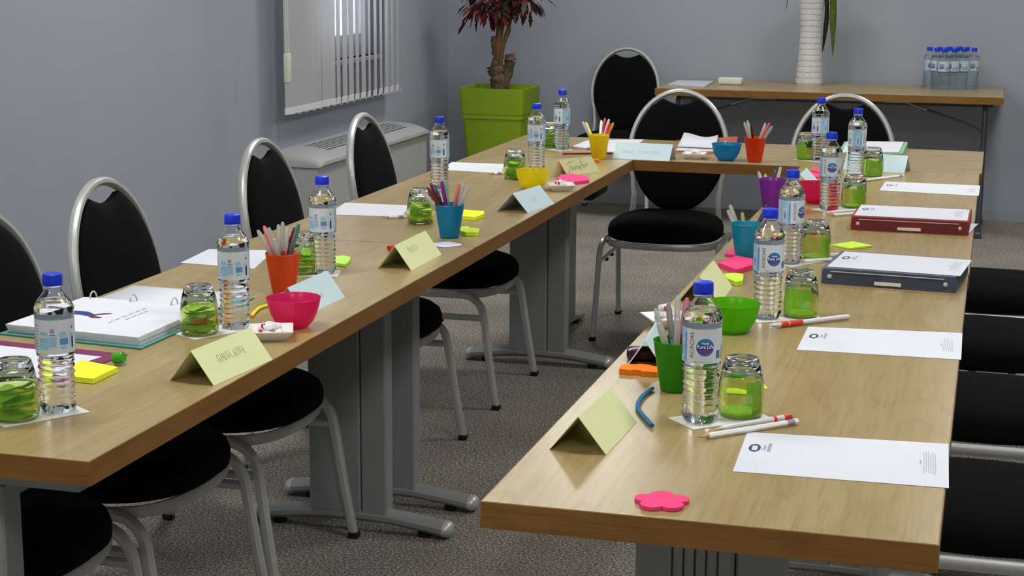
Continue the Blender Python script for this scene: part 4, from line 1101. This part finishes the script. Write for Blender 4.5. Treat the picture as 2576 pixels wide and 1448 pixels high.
padq([(-0.6046, 4.0333), (-0.5727, 4.0264), (-0.5672, 4.0741), (-0.5987, 4.1349)], .006, M_PNOTE, 'small pink note pad left of the turquoise cup, right row')
padq([(-0.5464, 3.6987), (-0.5224, 3.6679), (-0.5109, 3.6858), (-0.5207, 3.7658), (-0.5444, 3.7734), (-0.5637, 3.7522)], .010, M_LNOTE, 'small lime note pad behind the green bowl')
padq([(-0.3724, 4.2619), (-0.3201, 4.2239), (-0.2710, 4.2821), (-0.3238, 4.3273)], .004, M_LNOTE, 'flat lime diamond note before the red box file')
padq([(-0.5456, 5.7065), (-0.5315, 5.7775), (-0.5742, 5.8310), (-0.5817, 5.7496)], .004, M_PNOTE, 'small pink note near the magenta bowl')
padq([(-0.5751, 5.5895), (-0.5321, 5.5723), (-0.5439, 5.6637), (-0.5799, 5.6951)], .004, M_PNOTE, 'pink note behind the magenta bowl')
tag(mesh('loose_note', prism([(-0.3641, 2.7886), (-0.3382, 2.7854), (-0.3637, 2.8601)], TZ + .0006, TZ + .0014), M_YNOTE), 'yellow note poking out behind the nearest upturned glass', 'note')
tag(mesh('loose_note', prism([(-0.4102, 2.7468), (-0.3835, 2.7468), (-0.3573, 2.7494), (-0.3725, 2.7860), (-0.3954, 2.8043), (-0.4177, 2.7946)], TZ + .0006, TZ + .0012), M_LNOTE), 'lime note seen through the nearest upturned glass', 'note')
# flower and puzzle shapes
def shape(name, pts, th, m_, label, cx, cy, rz=0):
    o = mesh(name, prism(pts, 0, th), m_, loc=(cx, cy, TZ + .0006)); o.rotation_euler = (0, 0, rz); return tag(o, label, 'note pad')
def flower(r, n=5, k=.17):
    return [(r * (1 - k + k * abs(cos(n * a / 2)) ** .7) * cos(a), r * (1 - k + k * abs(cos(n * a / 2)) ** .7) * sin(a)) for a in [2 * pi * j / 120 for j in range(120)]]
shape('note_pad', flower(.0375, 5, .30), .005, M_PNOTE, 'pink flower-shaped note pad at the front of the right row', *(-0.3945, 2.1385), radians(100.6))
shape('note_pad', flower(.040, 4, .28), .0012, mat('lilac note', '#d8d4ee', rough=.8), 'lilac cloud-shaped note by the table joint', *(-1.2974, 3.9846), .2)
shape('note_pad', [(-.035, -.022), (-.012, -.024), (-.010, -.018), (.004, -.017), (.006, -.024), (.032, -.02), (.036, .0), (.03, .018), (.012, .02), (.008, .027), (-.012, .027), (-.016, .02), (-.036, .016), (-.04, 0)], .009, M_ONOTE,
      'orange shaped note pad left of the green cup', *(-0.5635, 2.8340), -.1)
tag(mesh('marker_cap', xf(lathe([(0, .0085), (.001, .0098), (.018, .0105), (.02, .0095), (.0185, .004)], 16), Matrix.Translation((-1.4713, 2.6206) + (TZ + .0105,)) @ Matrix.Rotation(radians(78), 4, 'Y')), mat('green cap plastic', '#37a51c', rough=.35), smooth=True), 'small green marker cap lying behind the yellow notes', 'pen cap')
tag(mesh('marker_cap', xf(lathe([(0, .007), (.001, .008), (.022, .0085), (.024, .007)], 14), Matrix.Translation((-1.3984, 3.8441) + (TZ + .009,)) @ Matrix.Rotation(radians(60), 4, 'Z') @ Matrix.Rotation(radians(85), 4, 'Y')), mat('red cap plastic', '#d02018', rough=.35), smooth=True), 'red marker cap behind the yellow card by the table joint', 'pen cap')
tag(mesh('eraser', xf(rbox(-.015, .015, -.009, .009, 0, .011, .002, 1), Matrix.Translation((-1.3291, 5.7664) + (TZ + .0006,)) @ Matrix.Rotation(.3, 4, 'Z')), M_ONOTE), 'small orange block beside the yellow card with slanted handwriting', 'eraser')
M_BLUEF = mat('blue foam strip', '#14689a', rough=.7, noise=.15, scale=80)
def bent(pts, wd, m_, label):
    pp = curve_pts([(x, y, TZ + z_) for x, y, z_ in pts], 6)
    return tag(mesh('foam_strip', sweep(pp, wd, wd * .8, n=8, sq=True), m_, smooth=True), label, 'craft strip')
q = [(-0.5226, 2.7204), (-0.5283, 2.6620), (-0.5231, 2.6013), (-0.5063, 2.5541), (-0.4787, 2.4956)]
bent([(x, y, .0042) for x, y in q], .0038, M_BLUEF, 'bent blue foam strip beside the blank yellow card')
q = [(-1.4009, 3.0466), (-1.4189, 3.1213), (-1.4133, 3.1562)]
bent([(x, y, .0042) for x, y in q], .0038, mat('yellow foam strip', '#e6cf1c', rough=.6), 'bent yellow foam strip left of the pink bowl')

# ------------------------------------------------------------------ cups, bowls and dishes
def cup_vf(): return lathe([(0, .0225), (.0012, .0242), (.003, .0248), (.045, .0318), (.0838, .0375), (.085, .0382), (.0862, .0375), (.0845, .0362), (.045, .0302), (.004, .0235), (.0035, .010)], 40)
def bowl_vf(): return lathe([(0, .026), (.0012, .0282), (.004, .0305), (.012, .0375), (.025, .0448), (.042, .0498), (.056, .0525), (.0574, .0532), (.0586, .0525), (.056, .0508), (.042, .0482), (.025, .0430), (.012, .0350), (.005, .024), (.004, .01)], 44)
def plastic(c, n_, tr=.45, cl=.16): return sheer(n_, c, trans=tr, clear=cl, rough=.25)
def putcup(name, vf, xy, m_, label, cat):
    o = mesh(name, vf, m_, smooth=True); o.location = (xy[0], xy[1], TZ + .0006); return tag(o, label, cat)
cups = {}
for key, xy, c, lb in (('or', (-1.4432, 3.3071), '#f0601c', 'orange plastic cup of pens on the left row'),
                       ('tq', (-1.3242, 4.0967), '#24a8d0', 'turquoise plastic cup of pens on the left row'),
                       ('ye', (-1.3384, 5.8627), '#f0dc1c', 'yellow plastic cup of pens in the far left corner'),
                       ('of', (-0.7980, 5.9581), '#f0581c', 'orange plastic cup of pens on the far table'),
                       ('pu', (-0.5977, 4.8545), '#a844bc', 'purple plastic cup of pens behind the third bottle'),
                       ('t2', (-0.5515, 4.0195), '#2cb0cc', 'turquoise plastic cup of pens on the right row'),
                       ('gr', (-0.4874, 2.7354), '#4fb824', 'green plastic cup of pens beside the nearest bottle of the right row')):
    cups[key] = xy
    putcup('pen_cup', cup_vf(), xy, plastic(c, 'cup plastic ' + c), lb, 'cup')
bowls = [((-1.2890, 3.0003), '#f0408c', 'pink plastic bowl on the left row'), ((-1.3615, 5.0510), '#f2e428', 'yellow plastic bowl on the left row'), ((-0.9005, 5.9755), '#24a6d0', 'turquoise plastic bowl on the far table'),
         ((-0.4884, 5.0245), '#ea3880', 'magenta plastic bowl half hidden by the fourth bottle of the right row'), ((-0.4618, 3.2099), '#80d418', 'lime green plastic bowl between the two nearest bottles of the right row')]
sweetm = [mat('red sweet', '#c02040', rough=.35), mat('purple sweet', '#6a3090', rough=.35), mat('orange sweet', '#e06a20', rough=.35), mat('dark sweet', '#301a20', rough=.35)]
def sweet_vf():
    return lathe([(0, .004), (.002, .0075), (.006, .009), (.010, .0075), (.012, .004)], 12)
for i, (xy, c, lb) in enumerate(bowls):
    putcup('bowl', bowl_vf(), xy, plastic(c, 'bowl plastic ' + c, .45, .26), lb, 'bowl')
    bn = lb.split(' plastic')[0]
    for k in range(6):
        a = k * 1.05 + i; r_ = .016 if k else 0
        s = mesh('sweet', sweet_vf(), sweetm[(k + i) % 4], smooth='all'); s.location = (xy[0] + r_ * cos(a), xy[1] + r_ * sin(a), TZ + .006 + (.0125 if k == 0 else 0))
        tag(s, 'small coloured sweet at the bottom of the %s bowl' % bn, 'sweet', 'sweets in the %s bowl' % bn)
# orange sweet in the napkin of the glass by the binder
gx, gy = gl[7][0]
fx = facing(gx, gy)
s = mesh('sweet', xf(lathe([(0, .002), (.003, .0055), (.012, .0058), (.014, .004), (.016, .0058), (.026, .0055), (.028, .002)], 12), Matrix.Rotation(pi / 2, 4, 'Y')), mat('orange wrapper', '#e0541c', rough=.3), smooth=True)
s.location = (gx + .031 * cos(fx) - .010 * sin(-fx), gy + .031 * sin(fx) - .014 , TZ + .02); s.location = (gx + .0235 * cos(fx) - .012, gy + .0235 * sin(fx) - .004, TZ + .026); s.rotation_euler = (0, -.15, fx + pi / 2)
tag(s, 'orange wrapped sweet inside the glass beside the ring binder', 'sweet')

dish_vf = sqs = None
def dish_make(hw=.042):
    def ring(h, z): return [(x, y, z) for x, y in ((h, h), (-h, h), (-h, -h), (h, -h))]
    V = ring(hw * .62, 0) + ring(hw * .66, .002) + ring(hw, .0175) + ring(hw * 1.0, .0195) + ring(hw * .93, .0195) + ring(hw * .62, .005)
    F = [(3, 2, 1, 0), (20, 21, 22, 23)] + [(i * 4 + k, i * 4 + (k + 1) % 4, i * 4 + 4 + (k + 1) % 4, i * 4 + 4 + k) for i in range(5) for k in range(4)]
    return V, F
M_WRAP = mat('white sweet wrapper', '#f6f2f0', rough=.25); M_WRED = mat('red wrapper stripe', '#c8324c', rough=.3)
def wrapped():
    body = lathe([(-.011, .0015), (-.010, .006), (-.006, .0035), (-.0055, .0062), (.0055, .0062), (.006, .0035), (.010, .006), (.011, .0015)], 8)
    v, f = body; I = [1 if 24 <= k < 27 or 48 <= k < 52 else 0 for k in range(len(f))]
    return v, f, I
dn = [((-1.2911, 2.8946), 'white square dish of wrapped sweets beside the pink bowl', .4, 8), ((-1.2702, 5.0422), 'white square dish of wrapped sweets behind the pale blue card, left row', .35, 8), ((-1.0176, 5.9939), 'white square dish of wrapped sweets on the far table', .05, 6), ((-0.5953, 3.2285), 'white square dish heaped with foil sweets, right row', .5, 12)]
w0 = None; d0 = None
for i, (xy, lb, rz, n) in enumerate(dn):
    if d0 is None: d0 = mesh('sweet_dish', dish_make(), M_CHINA, smooth=True); o = d0
    else: o = d0.copy(); COL.objects.link(o)
    o.location = (xy[0], xy[1], TZ + .0006); o.rotation_euler = (0, 0, rz); tag(o, lb, 'dish', 'white dishes of sweets')
    rr = random.Random(i + 40)
    for k in range(n):
        if w0 is None: w0 = mesh('wrapped_sweet', wrapped(), None, mats=[M_WRAP, M_WRED]); s = w0
        else: s = w0.copy(); COL.objects.link(s)
        lay = k // 4; a = k * 1.6 + rr.uniform(-.2, .2)
        s.location = (xy[0] + .015 * cos(a) * (1 - .3 * lay), xy[1] + .015 * sin(a) * (1 - .3 * lay), TZ + .0125 + lay * .0115)
        s.rotation_euler = (rr.uniform(-.3, .3), pi / 2 + rr.uniform(-.3, .3), rr.uniform(0, 3))
        tag(s, 'white and red wrapped sweet in the dish, ' + lb.split('sweets ')[-1].replace('dish', ''), 'sweet', 'sweets, ' + lb)

# ------------------------------------------------------------------ pens
pen_m = {}
def pcol(c, clear=False):
    k = ('clear ' if clear else 'solid ') + c
    if k not in pen_m: pen_m[k] = sheer('pen plastic ' + k, c, trans=.4, clear=.35, rough=.2) if clear else mat('pen plastic ' + k, c, rough=.3)
    return pen_m[k]
def pen(p0, p1, body, cap, label, r=.0047, group=None, capc=True, capf=.42):
    """marker standing from p0 (tip) to p1 (cap end)"""
    p0, p1 = Vector(p0), Vector(p1); L = (p1 - p0).length
    t = thing('marker_pen', label, 'pen', p0, 0, group)
    t.rotation_euler = (p1 - p0).to_track_quat('Z', 'Y').to_euler()
    s = L * (1 - capf)
    mesh('barrel', lathe([(0, .0022), (.004, .0034), (.01, r * .92), (s - .001, r * .92), (s, r * .7)], 12), pcol(*body), t, smooth=True)
    mesh('cap', lathe([(s, r * 1.0), (s + .001, r * 1.12), (L - .012, r * 1.08), (L - .006, r * .9), (L - .001, r * .62), (L, r * .3)], 12), pcol(*cap), t, smooth=True)
    return t
CL = ('#d8d8d4', True)
def fill(key, cupname, specs):
    cx, cy = cups[key]
    rr = random.Random(len(cupname) + len(specs))
    for i, (tip, body, cap, nm) in enumerate(specs):
        x, y, z = tip
        # the foot leans to the opposite side of the cup
        dx, dy = x - cx, y - cy
        f = .45; bx, by = cx - dx * f * .5, cy - dy * f * .5
        lim = .016; d = sqrt((bx - cx) ** 2 + (by - cy) ** 2)
        if d > lim: bx, by = cx + (bx - cx) / d * lim, cy + (by - cy) / d * lim
        # keep the shaft inside the rim
        zt = z - TZ; k = (.086 - .006) / max(.03, zt - .006)
        rx, ry = bx + (x - bx) * k - cx, by + (y - by) * k - cy; rd = sqrt(rx * rx + ry * ry)
        if rd > .029:
            sc_ = .029 / rd; tx_, ty_ = cx + rx * sc_, cy + ry * sc_
            bx, by = x + (tx_ - x) / (1 - k), y + (ty_ - y) / (1 - k)
            d = sqrt((bx - cx) ** 2 + (by - cy) ** 2)
            if d > .018: bx, by = cx + (bx - cx) / d * .018, cy + (by - cy) / d * .018
        pen((bx, by, TZ + .006), (x, y, z), body, cap, '%s in the %s' % (nm, cupname), group='pens in the %s' % cupname)
CY = {'or': 3.307, 'tq': 4.098, 'ye': cups['ye'][1], 'of': cups['of'][1], 'pu': cups['pu'][1], 't2': cups['t2'][1], 'gr': cups['gr'][1]}
fill('or', 'orange cup on the left row', [
    ((-1.4976, 3.3000, 0.8843), ('#e8a878', True), CL, 'leftmost clear-capped pen'), ((-1.5006, 3.3400, 0.8867), ('#d87070', True), ('#e07878', False), 'pale red-topped pen'),
    ((-1.4628, 3.2800, 0.8943), ('#2f7fc4', False), CL, 'blue pen with a clear cap'), ((-1.4627, 3.3300, 0.8935), ('#9cc88c', True), CL, 'pale green pen'),
    ((-1.4350, 3.2900, 0.9061), ('#e06858', True), CL, 'tall red-pink pen with a clear cap'), ((-1.4512, 3.3500, 0.8858), ('#d89888', True), CL, 'pinkish pen'),
    ((-1.4199, 3.3200, 0.8903), ('#a01828', False), ('#9c2030', True), 'dark red pen'), ((-1.4021, 3.3000, 0.9027), ('#5e7c80', False), ('#5e8488', False), 'grey-teal pen'),
    ((-1.3830, 3.3100, 0.8825), ('#e08858', True), CL, 'rightmost pen leaning far out'), ((-1.4461, 3.2700, 0.8728), ('#7038a0', False), CL, 'purple pen at the front')])
fill('tq', 'turquoise cup on the left row', [
    ((-1.3991, 4.1000, 0.8687), ('#a8a49c', True), CL, 'leftmost clear pen leaning out'), ((-1.3749, 4.0700, 0.8819), ('#7a3218', False), ('#7a3218', False), 'brown pen with a white end'),
    ((-1.3831, 4.1200, 0.8853), ('#4a1a1c', False), ('#4a1a1c', False), 'dark maroon pen'), ((-1.3801, 4.1400, 0.8777), ('#5a5a88', False), ('#6a6a94', True), 'slate blue pen'),
    ((-1.3431, 4.0900, 0.8970), ('#90209c', False), ('#90209c', False), 'purple pen with a white end'), ((-1.3433, 4.1200, 0.8952), ('#90c890', True), ('#a0d8a0', True), 'pale green pen'),
    ((-1.2974, 4.1000, 0.8905), ('#e8b0a0', True), ('#e87878', False), 'red-topped pen'), ((-1.2962, 4.1300, 0.8898), ('#d04868', True), CL, 'crimson pen with a clear cap'), ((-1.2688, 4.0900, 0.8858), ('#58a8b4', True), CL, 'blue-grey pen leaning right')])
fill('ye', 'yellow cup', [
    ((-1.4358, 6.0200, 0.8648), ('#d8d4b8', True), CL, 'clear-capped pen leaning left'), ((-1.4145, 5.9800, 0.8664), ('#dcd860', False), ('#dcd878', False), 'pale yellow pen'),
    ((-1.3685, 6.0300, 0.8704), ('#e8e8e4', False), ('#f0f0ec', False), 'white pen'), ((-1.3621, 6.0600, 0.8766), ('#b82020', False), ('#c03038', False), 'tall red-capped pen'),
    ((-1.3427, 6.0400, 0.8747), ('#b4b0ac', False), ('#c0bcb8', False), 'grey pen'), ((-1.3262, 5.9800, 0.8664), ('#c42018', False), ('#c42018', False), 'bright red pen'), ((-1.3218, 6.0200, 0.8642), ('#d87828', False), ('#d88030', False), 'orange pen leaning right')])
fill('of', 'orange cup on the far table', [
    ((-0.8393, 5.9600, 0.8883), ('#a8c090', True), CL, 'pale green pen with a clear cap'), ((-0.8338, 6.0000, 0.8903), ('#c8b048', False), CL, 'ochre pen'), ((-0.8111, 5.9400, 0.8813), ('#5c2418', False), ('#5c2418', False), 'brown pen with a white end'),
    ((-0.7691, 6.0000, 0.8840), ('#d89890', True), CL, 'pinkish pen'), ((-0.7514, 5.9700, 0.8874), ('#d85848', False), ('#e06050', False), 'red pen'), ((-0.7376, 5.9400, 0.8795), ('#8098b0', True), CL, 'grey-blue pen leaning right')])
fill('pu', 'purple cup', [
    ((-0.6597, 5.0200, 0.8341), ('#5878a0', True), CL, 'blue pen with a clear cap leaning left'), ((-0.6356, 4.9900, 0.8316), ('#d8b070', True), CL, 'tan pen with a clear cap'), ((-0.6105, 5.0200, 0.8408), ('#2c2020', False), ('#2c2020', False), 'near black pen'), ((-0.5921, 5.0000, 0.8534), ('#c0c4c0', True), CL, 'clear-capped pen at the right')])
fill('t2', 'turquoise cup on the right row', [
    ((-0.6058, 4.1000, 0.8669), ('#90c8b8', True), CL, 'tall clear-capped pen leaning left'), ((-0.6053, 4.0600, 0.8599), ('#78b8b0', True), CL, 'lower clear-capped pen leaning left'), ((-0.5723, 4.0800, 0.8527), ('#88a858', False), ('#88a858', False), 'green pen with a white end'), ((-0.5129, 4.1000, 0.8721), ('#1c1c48', False), ('#1c1c48', False), 'navy pen leaning right')])
fill('gr', 'green cup', [
    ((-0.5286, 2.7600, 0.8827), ('#a8a098', True), CL, 'tall clear-capped pen leaning left'), ((-0.5113, 2.7000, 0.8710), ('#c84838', False), CL, 'red pen with a clear cap'), ((-0.5102, 2.7800, 0.8901), ('#8c7c80', False), ('#90848a', False), 'mauve grey pen'),
    ((-0.4778, 2.7800, 0.9004), ('#8c2438', False), ('#c87890', False), 'dark red pen with a pink cap'),
    ((-0.4970, 2.8000, 0.8994), ('#a8b0a8', True), CL, 'tallest clear-capped pen'), ((-0.4790, 2.7000, 0.8798), ('#203c38', False), CL, 'dark green pen with a clear cap')])

# pens and pencils lying on the tables
def lying(p0, p1, kind, label, z=.0052, z1=None):
    P0 = Vector((p0[0], p0[1], TZ + z)); P1 = Vector((p1[0], p1[1], TZ + (z1 if z1 is not None else z))); L = (P1 - P0).length; r = .0044
    t = thing('pencil' if kind == 'pencil' else 'ballpoint_pen', label, 'pencil' if kind == 'pencil' else 'pen', P0)
    t.rotation_euler = (P1 - P0).to_track_quat('Z', 'Y').to_euler()
    if kind == 'pencil':
        mesh('lead', lathe([(0, .0003), (.004, .001)], 10), mat('graphite', '#3a3a3c', rough=.4), t)
        mesh('sharpened_wood', lathe([(.004, .001), (.018, r)], 10), mat('pencil wood', '#c2a07c', rough=.8), t, smooth=True)
        mesh('shaft', lathe([(.018, r), (L - .001, r), (L, r * .8)], 6), M_WHITE, t)
        mesh('imprint', lathe([(L - .022, r * 1.01), (L - .008, r * 1.01)], 6, caps=False), M_INKG, t)
    else:
        red = mat('red pen grip', '#e03c30', rough=.4)
        mesh('tip', lathe([(0, .0006), (.006, .0016), (.012, .003)], 12), M_SILVER, t, smooth=True)
        mesh('barrel', lathe([(.012, .003), (.022, .0046), (L - .016, .0050), (L - .015, .004)], 14), mat('white pen barrel', '#e4e4e8', rough=.25), t, smooth=True)
        if kind == 'pen':
            mesh('ring', lathe([(L - .037, .0052), (L - .031, .0052)], 14), red, t); mesh('end_cap', lathe([(L - .016, .005), (L - .003, .005), (L, .0035)], 14), red, t, smooth=True)
        elif kind == 'grip':
            mesh('grip', join(lathe([(.028, .0048), (.030, .0058), (.044, .0058), (.046, .0048)], 14), lathe([(.048, .0048), (.050, .0056), (.078, .0056), (.080, .005)], 14)), red, t, smooth=True)
            mesh('end_cap', lathe([(L - .016, .005), (L - .003, .005), (L, .0035)], 14), mat('white pen barrel', '#e4e4e8'), t, smooth=True)
        else:
            mesh('end_cap', lathe([(L - .024, .0052), (L - .003, .0056), (L, .0035)], 14), red, t, smooth=True)
lying((-0.3980, 2.4474), (-0.2644, 2.5799), 'pencil', 'white pencil lying on the nearest letterhead sheet', z1=.0062)
lying((-0.3808, 2.4977), (-0.2778, 2.6046), 'pen', 'white ballpoint with a red end beside the white pencil', z=.0058)
lying((-0.3968, 3.2527), (-0.2538, 3.3891), 'grip', 'white ballpoint with red grips between two sheets of the right row', z=.0068)
lying((-0.4397, 4.0292), (-0.3102, 4.1271), 'cap', 'white pen with a red tip before the blue-grey box file', z=.0065)
lying((-0.4310, 4.7883), (-0.3043, 4.9080), 'pen', 'white pen with an orange end behind the red box file', z=.0062)
lying((-0.4256, 4.7441), (-0.2832, 4.8752), 'pencil', 'white pencil lying beside the orange-ended pen behind the red box file', z1=.0055)
lying((-0.4272, 3.9944), (-0.3325, 4.0577), 'pencil', 'white pencil beside the red-tipped pen, before the blue-grey box file', z1=.0055)
lying((-0.3908, 5.5266), (-0.2722, 5.6898), 'pencil', 'pencil lying before the far pale blue card', z=.0062)
lying((-1.5924, 4.3289), (-1.5351, 4.3623), 'pencil', 'white pencil left of the layered glass')
lying((-1.5855, 5.3181), (-1.5387, 5.3443), 'pencil', 'white pencil by the glass left of the yellow bowl')
lying((-1.4913, 2.8644), (-1.4971, 2.9701), 'pen2', 'white pen with rounded end between the binder and the glass')
lying((-1.5216, 6.1671), (-1.4245, 6.1312), 'pencil', 'white pencil behind the yellow cup')
o = tag(mesh('pen', sweep([(-1.4897, 5.9370) + (TZ + .005,), (-1.3213, 6.0066) + (TZ + .005,)], .0035, n=8), mat('dark red pen', '#8c1a20', rough=.3), smooth=True), 'thin dark red pen lying behind the yellow card with slanted handwriting', 'pen')
# lime napkin beside the third bottle
def wavy(pts, m_, label, th=.006):
    o = mesh('paper_napkin', prism(pts, TZ + .001, TZ + th), m_); return tag(o, label, 'napkin')
wavy([(-1.4538, 3.6358), (-1.4261, 3.6233), (-1.4360, 3.6794), (-1.4495, 3.7192), (-1.4752, 3.7334), (-1.4874, 3.7128)], M_NAP, 'folded lime napkin right of the third bottle, left row', .007)
# dark wrapped sweet packet under the blue card
tag(mesh('sweet_packet', xf(rbox(-.035, .035, -.02, .02, 0, .022, .008, 2), Matrix.Translation((-0.5761, 2.9318) + (TZ + .0008,)) @ Matrix.Rotation(.2, 4, 'Z')), mat('dark plum packet', '#3a1430', rough=.2, noise=.4, scale=50), smooth=True), 'dark shiny sweet packet under the pale blue card', 'packet')
# back table papers and towel
tag(mesh('paper_stack', prism([(-1.7391, 9.3053), (-1.7383, 9.6173), (-1.5368, 9.6275), (-1.5189, 9.2074)], TZ + .0006, TZ + .008), mat('pale lilac paper', '#c8cad8', rough=.8)), 'stack of papers on the left of the back table', 'paper')
tw = mesh('folded_towel', xf(rbox(-.066, .066, -.035, .035, 0, .038, .008, 3), Matrix.Translation((-1.42, 9.5, TZ + .0006)) @ Matrix.Rotation(-.05, 4, 'Z')), M_PAPER2, smooth=True)
tag(tw, 'white folded napkin pack on the back table', 'napkin pack')
